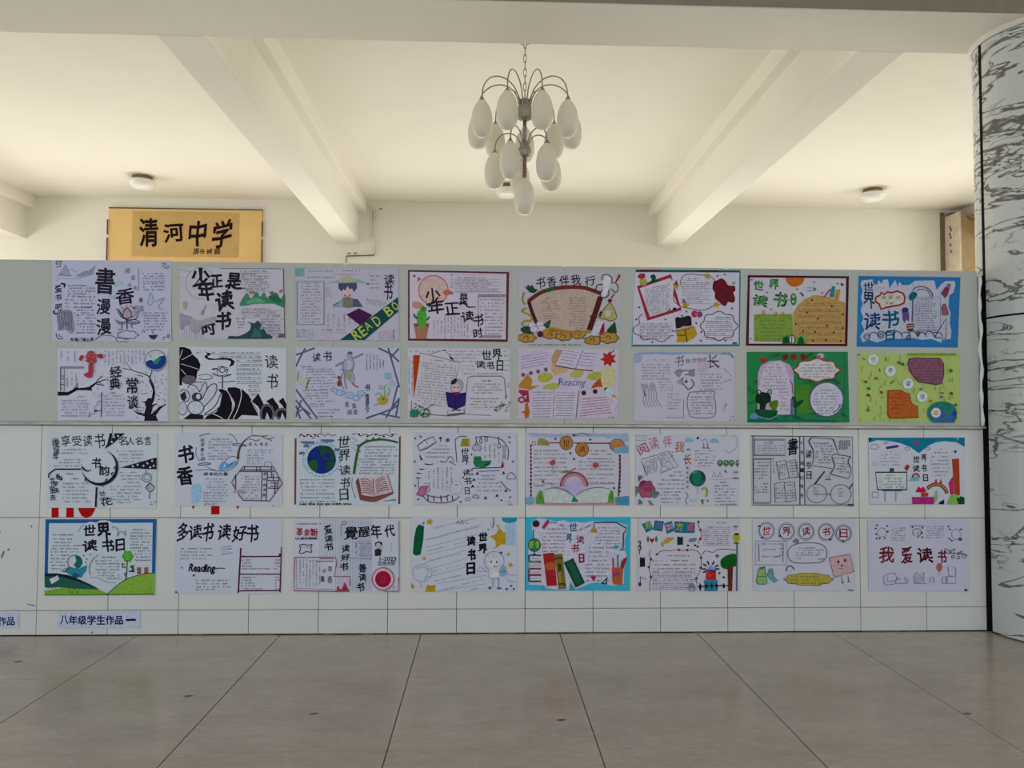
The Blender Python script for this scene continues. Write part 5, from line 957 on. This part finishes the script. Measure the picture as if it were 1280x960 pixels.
poster(212,642,360,'70 50 1220 60 1200 868 60 862','a2a5bf','pale lavender poster with a long brush title, cursive Reading and a maroon ladder frame')
gs('title','1c1a2a',.03,'多 145 200 120 200 读 280 200 145 165 书 415 205 120 200 读 590 205 145 170 好 755 215 150 165 书 895 210 130 190',-3,.12)
bt(110,372,470,480,4); g_('cursive','1c1a2a','Reading',350,600,280,110,.03,4,.35); l('cursive','1c1a2a',9,'480 600 530 590 600 592',1); star('speck',K,262,668,18); e('speck','6a7090',130,585,10)
bt(560,360,680,435,4,K,k=-.15,d=1); bt(285,715,660,785,3); bt(280,815,500,815,1,K)
l('ladder','5a1c38',17,'770 372 742 858'); l('ladder','5a1c38',16,'1210 362 1195 850'); l('ladder','5a1c38',14,'765 465 1205 463'); l('ladder','5a1c38',12,'752 655 1200 655'); l('ladder','5a1c38',13,'745 835 1198 832'); r('ladder','3a1430',1180,432,1205,462); bt(780,445,830,445,1,K,d=1)
bt(780,495,900,560,3,'3a3648'); bt(780,588,1170,588,1,'3a3648'); bt(1140,495,1180,560,3,'3a3648',rag=0); bt(775,682,930,775,4,'3a3648'); bt(775,806,1000,806,1,K); bt(1140,682,1180,806,5,'3a3648',rag=0); f('signature','5a5a80','45 860 70 832 92 860')

poster(360,642,506,'70 48 1222 55 1220 860 62 855','a3a6b6','finely lined poster with red and black brush characters and a crimson disc')
for k in range(34):
    x=350+k*17
    if x<930: l('ruled_lines','8488a0',3,f'{x} 60 {x} {470 if x<520 else 850}')
gs('title','1c1922',.02,'覺 690 215 150 140 醒 835 200 120 110 年 965 195 115 150 代 1115 190 110 130',-2); gs('title','1c1922',.025,'爱 440 175 90 95 读 445 275 90 80 书 445 365 95 85 读 630 385 85 85 好 630 480 95 70 书 615 580 95 85 善 815 595 80 95 读 815 700 80 90 书 795 805 85 95',-3)
bt(85,105,365,105,1,K,d=1,rag=0); gs('red_title','a02838',.02,'革 125 200 70 90 命 205 205 60 85 新 285 205 85 90'); g_('red_title','2a2632','LA JEUNESSE',200,275,235,30,.02); 
p='125 345 180 335 220 350 262 335 250 380 258 425 200 415 160 435 122 430 135 390'; l('flag','2f3240',7,p+' 125 345',1); l('flag','a87080',4,'140 370 200 362 245 372',1)
l('red_frame','94405c',7,'78 480 520 478 535 540 505 690 680 688 680 790'); l('red_frame','94405c',8,'72 480 65 845 670 855'); l('red_frame','5a5f78',4,'92 500 95 820 500 830'); bt(125,500,340,810,7,'55525f',v=1); l('red_frame','8a3a58',6,'345 495 500 493'); l('red_frame','8a3a58',6,'310 522 500 520'); gs('side_title','33303c',.005,'青 460 605 48 60 香 458 725 55 80 书 395 630 45 50 墨 378 715 45 60')
f('red_hills','a83a5c','505 852 560 820 590 830 620 750 670 852',0); f('red_hills','8a1f34','530 820 550 790 560 825',0); e('red_hills','8a1f34',618,822,14)
fr('red_stamp','a03a50',7,592,85,635,118); l('frame_line','5a5f78',4,'582 120 585 250'); bt(740,320,740,460,1,K,v=1); bt(775,295,915,455,7,'6a6070'); l('frame_line','5a5f78',4,'680 490 920 495')
f('young_man','1c1922','955 320 990 305 1030 315 1030 350 1010 335 970 340 955 360'); e('young_man','a09aa4',990,350,28,30); f('young_man','2a2026','950 400 990 380 1025 400 1015 460 955 465',0); bt(1125,310,1125,420,2,'3a3744',v=1); g_('lettering',K,'1-2023',1095,495,180,44,.008); gs('lettering',K,.01,'北 1005 545 48 46 京 1055 545 48 46 大 1105 545 48 46 学 1150 545 48 50')
e('crimson_disc','a89aa8',1042,715,118,120); o('crimson_disc','8a2c44',8,1042,715,118,122); e('crimson_disc','a8183c',1042,718,88,90); o('crimson_disc','4a4a8a',5,1042,718,24,28); bt(1145,800,1200,835,2,'8a2c44'); l('red_frame','94405c',6,'1050 850 1210 855 1212 700'); l('frame_line','5a5f78',5,'1215 80 1222 850')

poster(508,642,650,'62 40 1245 45 1245 880 52 880','a3a6b3','poster with a dark green pencil, large yellow star and bold black characters down the middle')
for k in range(8): l('ruled_lines','7a7d8c',4,f'{210-k*2+(k>5)*150} {300+k*85-(k>5)*20} {850 if k<3 else 680 if k<6 else 900} {125+k*95}')
l('ruled_lines','7a7d8c',4,'300 160 800 50'); bt(310,160,440,160,1,'7a7d8c',k=-.2); bt(220,290,460,290,1,'6a6d7c',k=-.25); bt(480,215,830,215,1,'4a4a58',k=-.22); bt(210,420,660,420,1,'6a6d7c',k=-.25); bt(240,525,660,525,1,'6a6d7c',k=-.22); bt(300,640,680,640,1,'6a6d7c',k=-.22); bt(320,750,650,750,1,'6a6d7c',k=-.22); bt(400,850,900,850,1,'6a6d7c',k=-.26); bt(720,850,880,850,1,'6a6d7c',k=-.2)
g_('side_title','6a6d7c','ABC',630,95,150,50,0,-3)
f('green_pencil','0f5a3a','140 125 200 140 190 300 160 460 110 475 72 455 85 280 110 160',0); f('green_pencil','8f939c','150 125 205 90 195 145'); f('green_pencil','2a2c34','180 100 207 90 200 112')
for x,y,R0,a in ((262,92,42,-80),(1065,275,125,-100),(200,505,28,-90),(1030,140,22,-70),(1150,458,24,-90),(1172,580,34,-60),(62,820,38,-90),(992,388,16,-90)): star('star','c09c1c' if R0>30 else 'a8a040',x,y,R0,a,5,.55)
f('star','b8982a','210 882 235 800 270 810 325 800 325 882')
f('teal_cloud','2a8fae','1078 62 1100 35 1230 35 1245 70 1220 95 1160 105 1100 92',1); f('pale_blue','96abc6','1115 105 1225 105 1225 350 1120 360')
gs('title','16141c',.085,'世 862 260 95 90 界 858 395 95 105 读 728 308 95 110 书 738 465 85 125 日 725 618 90 130',0)
cloud('ball','7a8a9a',6,178,668,108,98,5,.02); l('ball','7a8a9a',5,'110 620 180 600 250 640 200 760',1); l('ball','7a8a9a',5,'160 770 170 840')
e('bag_child','a8a8b4',990,530,110,100); o('bag_child','5a5a68',5,990,540,110,112); e('bag_child','b0aeb8',990,560,66,58); e('bag_child','2a2830',955,545,8,16); e('bag_child','2a2830',1018,545,8,16); f('bag_child','a08878','970 590 1030 585 1020 605 980 605'); f('bag_child','b0b0ba','930 630 1060 630 1050 725 970 735 930 715',0); l('bag_child','6a6a78',5,'935 640 925 715 975 735 1055 725'); f('bag_child','7a9ab0','1045 640 1080 580 1125 610 1128 680 1085 708 1050 690',1); l('bag_child','5a7a90',6,'1050 650 1125 655')
for x in (975,1040): l('bag_child','6a6a78',6,f'{x} 735 {x} 830')
f('bag_child','2f6a94','920 830 950 820 960 850 925 852'); f('bag_child','2f6a94','1020 832 1070 832 1072 850 1020 850'); f('bag_child','3a2c4a','1050 430 1080 430 1080 450 1055 450'); l('bag_child','7a7a88',5,'900 640 830 600 790 650 920 655')
l('music','4a4a58',6,'960 50 985 50 975 150 960 160',1); fr('music','6a6a78',4,950,90,990,130); l('music',K,8,'915 170 930 185'); l('desk','8a7a9c',5,'1120 650 1150 690 1240 695'); l('desk','8a7a9c',5,'1120 720 1160 765 1240 770'); e('flowers','8a5070',1180,815,14); e('flowers','5a4a70',1130,850,14); e('flowers','5a4a70',1210,850,12)

poster(650,642,794,'62 38 1228 38 1222 858 62 855','2c90a8','turquoise bordered poster with red, olive and green books and an orange pencil cup')
f('field','a9a7b8','130 90 200 50 290 62 400 90 480 72 560 100 640 90 720 105 820 80 1000 95 1100 100 1190 130 1192 200 1160 300 1170 420 1190 480 1160 600 1150 780 1060 800 960 790 860 765 780 775 720 800 640 830 560 850 300 830 270 800 160 790 100 790 110 600 95 450 90 330 150 280 130 150',0)
f('wave','3a98ae','540 852 560 760 590 800 620 852',0); f('wave','4aa0b4','240 850 255 785 275 850',0)
gs('title','1f5a7a',.03,'世 592 150 85 90 界 545 275 60 105',5); gs('title','8a2834',.03,'读 668 290 90 90 书 610 385 85 95',5); f('title','9a2c34','650 445 715 445 718 540 655 550'); f('title','a9a7b8','668 465 698 462 698 485 670 486'); f('title','a9a7b8','668 505 698 500 698 522 670 524')
bt(310,165,520,165,1); bt(245,210,520,370,5,'33303c',d=.85); bt(235,412,560,412,1,'33303c'); bt(860,150,1120,150,1,'33303c'); bt(870,185,1130,215,2,'33303c'); bt(820,255,1130,325,3,'33303c'); bt(760,372,1020,420,2,'33303c'); bt(750,468,1000,515,2,'33303c'); bt(720,560,1010,685,4,'33303c')
f('red_book','b0242c','255 445 380 435 410 800 298 805'); f('red_book','b8602a','285 555 375 545 385 630 300 625',1); l('red_book','7a1c20',7,'300 635 390 630');
for y in (700,720,742,765): l('red_book','7a1c20',4,f'305 {y} 400 {y-2}')
f('olive_book','7a6c28','383 455 470 445 515 835 428 838'); l('olive_book','3a3010',14,'388 510 430 490 478 500',1); l('olive_book','3a3010',14,'425 790 470 778 510 790',1); f('olive_book','3a3010','418 560 455 555 465 630 430 640'); f('olive_book','9a8c3c','425 655 450 650 460 760 435 765')
f('green_book','154838','485 545 592 495 722 770 618 825'); f('green_book','1f5c48','520 550 580 522 690 760 630 790')
for y,c in ((495,'6a7484'),(575,'7a8478'),(645,'7a3a50'),(715,'6a1f3c')): l('stacked_books',c if y!=495 else '3a4454',16,f'235 {y-30} 110 {y-32} 100 {y} 110 {y+36} 235 {y+36}',1); f('stacked_books','a8a6b0',f'112 {y-20} 225 {y-20} 228 {y+26} 115 {y+26}'); l('stacked_books','55525f',4,f'115 {y+4} 225 {y+4}')
e('globe','2f7a6a',158,350,66,66); f('globe','86a838','95 330 130 300 150 320 140 380 105 380',1); f('globe','86a838','170 330 200 300 215 350 190 390',1); o('globe','26323c',9,160,350,66,70); l('globe','26323c',9,'160 420 160 455'); f('globe','26323c','120 468 160 440 200 468')
e('grad_cap','1f1c26',178,112,40,38); f('grad_cap','3a1f26','150 90 200 85 210 130 170 150'); l('pen','7a3a5c',10,'150 175 148 280'); l('pink_pencil','a83a5c',36,'320 75 255 165'); l('dashes','6a4a5c',7,'345 98 410 105'); l('dashes','4a4a5c',7,'440 120 490 140'); l('dashes','4a4a5c',7,'655 185 690 165'); l('dashes','4a4a5c',7,'720 160 790 125')
l('desk_lamp','3a4250',15,'822 170 822 98 1070 98 1180 160 1172 205 1150 215 1145 385'); f('desk_lamp','b8802c','780 205 800 165 845 165 862 215'); f('desk_lamp','5f8098','1110 395 1145 370 1170 410 1115 415'); f('paper_plane','4a98a8','1030 380 1060 345 1110 372 1060 395')
f('pencil_cup','b85a34','1022 600 1148 600 1135 785 1110 792 1050 788 1028 765'); f('pencil_cup','8a3a8a','1030 665 1100 655 1105 680 1050 695',1)
for p,c in (('1032 490 1038 600','b03484'),('1085 460 1088 600','3a7f8c'),('1135 520 1125 600','a02c50'),('1185 485 1140 610','8a2c3a'),('1160 500 1140 600','8a2834')): l('pencils',c,18,p)
f('set_square','26404c','895 778 975 702 965 788'); f('set_square','a9a7b8','925 768 955 738 952 772'); f('pink_gem','a02870','785 700 815 685 848 705 818 760'); l('dashes','4a4a5c',7,'730 750 770 742'); l('dashes','4a4a5c',7,'855 740 895 748')

poster(788,642,932,'85 50 1215 55 1222 862 75 860','a4a2ae','poster with five blue title squares, a lighthouse house, a green tree and a street lamp')
for p in ('125 115 215 80 255 170 175 215','270 75 375 85 355 200 250 185','372 110 460 80 492 190 405 228','490 85 605 90 600 218 488 210','600 90 718 100 715 215 600 218'): f('title_square','1f7590',p)
gs('title','a8aa3c',.02,'努 200 130 70 75'); gs('title','9a50a0',.02,'力 315 130 75 75'); gs('title','c08a94',.02,'学 430 150 80 75'); gs('title','b8b02c',.03,'方 545 145 75 85'); gs('title','c45a5c',.03,'成 668 150 75 80')
f('heart','b0202c','212 290 222 272 240 285 258 270 268 290 240 330'); e('laurel','3a7a64',195,285,14,34); e('laurel','3a7a64',288,285,14,34); f('yellow_shapes','b59a44','335 330 370 300 400 270 440 262 490 270 460 300 420 325 370 340 375 370 345 365',0)
f('vest','1c2c26','520 270 530 250 545 262 570 262 582 250 585 345 520 350'); f('vest','1c1922','105 495 118 480 130 492 150 490 162 482 162 590 105 592'); f('capsule','5f7a8c','648 300 665 275 730 272 735 300 700 315 660 318',1)
l('treble','2f2c38',7,'100 455 110 340 90 310 110 300 115 330 80 380 90 400 120 395 115 365 95 370',1); l('treble','5a5464',6,'105 700 150 720 175 730'); e('treble','3a3744',105,785,18,24); l('treble','3a3744',6,'110 700 112 780')
def beads(p,s=1):
    l('bead_line','3a3a44',5,p,1)
beads('225 410 210 460 230 510 205 600 230 700 215 780 218 860'); beads('290 450 360 410 450 415 500 400 620 410 700 400 760 430 785 490 785 600 760 660 735 720 740 780'); beads('760 75 755 130 780 180 790 240 770 290 755 340'); beads('800 460 830 415 920 430 970 400 1060 395 1170 405')
for x,y in ((228,508),(228,705),(785,490),(778,182),(778,282),(540,402),(632,405)): e('bead','a02c44',x,y,15)
for x,y in ((205,595),(295,452),(780,602),(735,718),(640,355),(720,352),(748,368),(757,92)): e('bead','33303c',x,y,14,11)
bt(940,95,1080,95,1); bt(800,145,1110,325,5,'4a4754',ul=1,rag=.06); bt(400,460,640,460,1); bt(240,515,680,515,1); bt(230,560,770,605,2,'3f3c4a'); bt(240,640,740,815,5,'3f3c4a',ul=1); 
r('robot','4a7080',1145,135,1190,155); bt(1150,170,1210,170,1,'3a5a70'); e('street_lamp','b3ac2c',1178,270,40,52); f('street_lamp','2c2c18','1148 240 1160 218 1200 215 1210 238'); l('street_lamp','4a5a6c',17,'1185 335 1182 860'); r('street_lamp','4a4a3c',1150,322,1205,336)
f('tree','106020','1000 540 1020 500 1080 460 1172 452 1172 580 1120 590 1080 618 1020 600',1); f('tree','6a2c24','1078 590 1140 585 1130 865 1088 865'); star('butterfly','8a4a84',965,470,28,-90,4,.5)
f('house','c02c2c','840 648 950 640 952 738 838 735'); f('house','b05048','860 680 880 665 900 690 880 710',1); r('house','2a88a4',820,738,970,866); f('house','7a8ac0','845 630 880 580 905 580 945 628',0); l('house','3a2048',16,'805 655 850 632 950 638'); 
for a in (178,215,250,295,335,2): l('house','16141c',15,f'{890+52*math.cos(math.radians(a)):.0f} {612+48*math.sin(math.radians(a)):.0f} {890+98*math.cos(math.radians(a)):.0f} {612+92*math.sin(math.radians(a)):.0f}')
l('fence','16141c',11,'750 815 850 805 960 800 1085 800'); 
for x in (775,845,903,958,1037): f('fence','16141c',f'{x-12} 800 {x} 770 {x+14} 800 {x+8} {850 if x<800 else 830} {x-6} {865 if x<800 else 830}')
fr('jar_doodle','3a3744',8,655,815,712,860); f('jar_doodle','5a8090','655 790 690 770 712 800 700 815 660 815',1); e('speck','33303c',990,662,12); e('speck','33303c',1040,708,12); bt(1000,700,1050,700,1)

poster(932,642,1076,'75 55 1218 58 1220 862 85 858','a1a1ae','pale poster with five round character badges, yellow cloud and a pink square figure')
for x,y,t_ in ((232,190,'世'),(455,200,'界'),(672,200,'读'),(895,205,'书'),(1088,220,'日')):
    o('badge','6a7486',7,x,y,92,98); o('badge','3a4254',(8),x,y,78,82); g_('title','a02434' if x<300 or 800<x<1000 else '7f2436',t_,x,y-2,90,100,.018)
for x,y in ((185,270),(380,250),(940,290),(1085,305),(150,140)): f('badge','2c3444',f'{x-20} {y} {x} {y-12} {x+22} {y} {x} {y+10}')
fr('letter_frame','5a6474',6,108,305,455,570); bt(170,330,410,330,1,'3a3744'); bt(165,390,340,390,1,'3a3744'); bt(180,470,400,470,1); bt(330,515,385,515,1); l('letter_frame','6a7484',12,'145 330 150 530'); l('letter_frame','6a7484',12,'418 330 415 540'); bt(375,345,400,455,4,'4a4a5c')
l('oval_bubble','4a5c66',7,'470 440 500 370 600 330 740 325 860 350 905 430 880 510 800 545 560 548 490 510',1,1); bt(560,380,860,460,4,'3a3744',k=-.03); bt(560,490,640,490,1); bt(800,500,860,500,1); f('small_cloud','6a6f7c','525 300 560 275 595 300 580 330 530 325',1)
cloud('yellow_cloud','6a6424',6,700,730,265,68,10,.05,'b0a444'); bt(500,695,900,695,1,'3f3a24'); bt(450,730,930,765,2,'3f3a24'); bt(750,790,850,790,1,'3f3a24'); e('pen_head','a8a4ae',492,640,36,34); l('pen_head','4a3a5c',12,'452 640 460 600 500 580 545 620',1)
f('green_bag','7fa86c','145 620 215 615 240 770 220 785 135 782 120 760'); l('green_bag','3f6a44',7,'145 620 215 615 240 770 220 785 135 782 120 760 145 620'); l('green_bag','3f6a44',6,'130 700 235 700'); f('green_bag','55525f','150 600 220 585 215 610 155 612'); f('blue_fish','5f94a4','240 690 265 610 300 615 310 690 360 740 320 770 260 720',0); l('blue_fish','33586a',5,'240 690 265 610 300 615 310 690')
f('pink_square','ac9094','928 490 1160 450 1205 640 985 712'); l('pink_square','7a5560',7,'928 490 1160 450 1205 640 985 712',0,1); l('pink_square','8a8060',5,'1205 645 1010 700')
e('pink_square','4a3038',1030,535,14,16); e('pink_square','7a2c34',1105,520,14,16); e('pink_square','7a2c34',1072,578,16,9); l('pink_square','7a5560',5,'1020 610 1085 612')
for x,y in ((1078,765),(1145,750)): l('pink_square','4a4250',6,f'{x-8} {y-60} {x} {y}'); e('pink_square','4a4250',x,y+4,14,7)
l('signature',K,8,'1140 850 1165 845 1170 862 1195 850')

poster(1076,642,1220,'75 62 1200 68 1205 862 90 858','a09fb0','pale poster with four dark red characters, a pink balloon and pencil animals along the foot')
gs('title','7a2c3c',.03,'我 290 460 165 175'); gs('title','6a2436',.04,'爱 512 460 125 180'); gs('title','4c1426',.04,'读 715 462 170 170'); gs('title','6a2034',.04,'书 905 478 95 145')
f('balloon','a85c60','838 590 855 555 885 550 907 585 895 630 870 645 845 625',1); l('balloon','7a5a64',4,'872 645 870 700')
bt(340,155,490,290,6,'3f3c4a',rag=.05); bt(730,140,930,260,6,'3f3c4a',rag=.1)
l('light_bulb','3f3c4a',6,'600 250 575 200 620 165 670 195 655 245 620 270',1); l('light_bulb','3f3c4a',6,'635 200 635 265'); l('bunting','3f3c4a',5,'545 140 600 130 650 140 710 130',1)
cloud('owl_doodle','55525f',5,235,210,52,50,7,.06); cloud('dog_doodle','55525f',5,1060,230,50,58,7,.06); e('dog_doodle','4a4852',1105,285,24,18)
for x,y in ((180,130),(292,138),(165,165),(172,230),(175,275),(210,275),(268,275),(300,200),(575,150),(685,158),(680,215),(685,262),(975,142),(990,175),(1115,175),(985,280),(1012,300)): e('speck','2c2834',x,y,11,9)
l('planet_chain','3f3c4a',6,'930 390 970 400 1000 440 960 440 930 400',1); 
for x,y,a in ((1000,420,14),(1035,400,10),(1025,480,16),(1085,445,13),(1085,490,14),(1115,430,12),(1150,470,22),(1040,440,6)): o('planet_chain','33303c',6,x,y,a)
l('planet_chain','33303c',4,'1000 440 1080 445 1150 455 1190 470')
for p in ('260 780 250 700 300 670 380 660 400 710 380 780 300 795 260 780','300 700 290 750 370 750 440 720 400 720','480 710 530 770','385 775 520 775','600 775 590 690 620 650 660 690 700 650 700 760','600 776 730 776','770 775 770 710 810 705 815 775','970 590 980 690 1050 700 1060 620 1030 590','905 775 905 710 945 700 950 770','960 770 960 700 1050 700 1055 775 900 775'): l('pencil_animals','6f7084',6,p,0)
f('pencil_animals','8f92a2','610 700 650 680 690 700 680 770 605 770',0); e('pencil_animals','8f90a2',510,740,18,30); e('signature',K,1168,850,18,12)

for s_, t in PAPERS: s_.done(t)
PAPERS.clear()

# ================================================================ calligraphy scroll on the back wall
YS = YB-.03
sc0 = at(136, 259, YS); sc1 = at(328, 263, YS)
t = thing('hanging_scroll', (sc0.x, YS, at(232, 345, YS).z), 'long tan calligraphy scroll with four large black characters high on the back wall', 'scroll')
x0, x1, z1, z0 = sc0.x, sc1.x, (sc0.z+sc1.z)/2, at(232, 338, YS).z
m_silk = mat('tan_silk', tuple(x*1.18 for x in rgb('dcb878')), .7, noise=.04, nscale=5); m_inner = mat('aged_tan_paper', tuple(x*1.15 for x in rgb('c4a064')), .75, noise=.07, nscale=7)
mb = MB(); mb.box((x0, YS, z0), (x1, YB, z1)); mb.build('backing', m_silk, t, bevel=.002)
i0 = at(166, 264, YS); i1 = at(298, 322, YS)
mb = MB(); mb.box((i0.x, YS-.003, i1.z), (i1.x, YS, i0.z)); mb.build('panel', m_inner, t)
for x in (x0-.006, x1+.006):
    for za, zb in ((z1-.16, z1-.36), (z1-.40, z0+.02)):
        mb = MB(); mb.tube([(x, YS-.01, za), (x, YS-.01, zb)], .009, 8); mb.build('roller', m_dark, t, smooth=True)
mb = MB(); mb.box((x0, YS-.006, z1-.008), (x1, YB, z1+.006)); mb.build('top_rod', m_dark, t)
CUR = Sheet(130, 250, 340, 1280, YS-.004)
gs('brush', '1d140c', .035, '清 340 245 140 215 河 530 250 150 140 中 715 250 130 190 学 900 255 145 200', -4, .1)
gs('inscription', '1d140c', .01, '周 700 392 42 46 谷 748 390 40 38 城 802 392 44 38 题 862 392 46 44', -3, .1)
CUR.done(t)

# ================================================================ labels and red lettering on the tiles
t = thing('wall_sign', at(121, 775, -.002), 'white strip label of dark characters and an arrow on the tiles above the floor', 'sign', 'strip labels')
CUR = Sheet(0, 740, 240, 1280, -.002); q = CUR
m_label = ink('a9b2cc')
CUR.put('strip', 'a6aec8', pts_('382 132 935 128 935 238 382 240'))
gs('lettering', '1c1a44', .036, '八 428 187 52 60 年 487 187 56 60 级 548 187 56 60 学 610 187 56 62 生 672 187 56 60 作 733 187 56 60 品 793 188 52 56')
CUR.put('arrow', '1c1a44', pts_('838 180 905 178 905 192 838 194')); CUR.done(t)
t = thing('wall_sign', at(5, 775, -.002), 'white strip label cut off by the left edge, above the floor', 'sign', 'strip labels')
CUR = Sheet(0, 740, 240, 1280, -.002)
CUR.put('strip', 'a6aec8', pts_('-420 134 125 136 125 236 -420 236')); gs('lettering', '1c1a44', .036, '作 15 195 52 58 品 72 195 52 54'); CUR.done(t)
t = thing('red_lettering', at(93, 641, -.002), 'cut-off red characters on the tiles under the poster with the black crescent ring', 'lettering', 'large red wall characters')
CUR = Sheet(0, 600, 240, 1280, -.001)
for p in ('345 150 390 150 390 248 343 248', '443 150 491 150 491 248 441 248', '515 150 640 150 632 200 610 240 575 252 545 240 525 205'): CUR.put('stroke', 'b5101c', pts_(p))
CUR.done(t)
t = thing('red_lettering', at(269, 638, -.002), 'cut-off red character on the tiles under the poster with the hexagonal window', 'lettering', 'large red wall characters')
CUR = Sheet(212, 600, 360, 1280, -.001)
for p in ('450 230 540 230 538 372 448 372', '225 255 285 255 255 318', '700 255 765 255 738 318'): CUR.put('stroke', 'b5101c', pts_(p))
CUR.done(t)
# scuffs on the lower tiles
CUR = Sheet(0, 640, 240, 1280, -.0012)
for p_ in ('5 300 20 262 32 258 18 290 8 312', '50 245 62 240 60 256 50 258', '205 90 214 86 212 104 206 104', '175 610 235 622 232 630 180 615', '605 800 622 798 620 808 608 808', '0 140 0 120 6 132'): CUR.put('scuff', '5f6468', pts_(p_))
for n_, (mb, cols) in list(CUR.parts.items()): o_ = mb.build('scuff', [ink(c) for c in cols], wall_f); o_['kind'] = 'stuff'
# scuffs on the floor
mb = MB()
for px, py in ((391, 892), (234, 870), (22, 827), (1208, 892), (700, 900)):
    q = at_z(px, py, .0006); mb.add([(q.x-.02, q.y, .0006), (q.x+.0, q.y-.012, .0008), (q.x+.03, q.y+.004, .0006), (q.x+.004, q.y+.012, .0006)], [(0, 1, 2, 3)])
mb.build('scuff', m_grout, floor, kind='stuff')
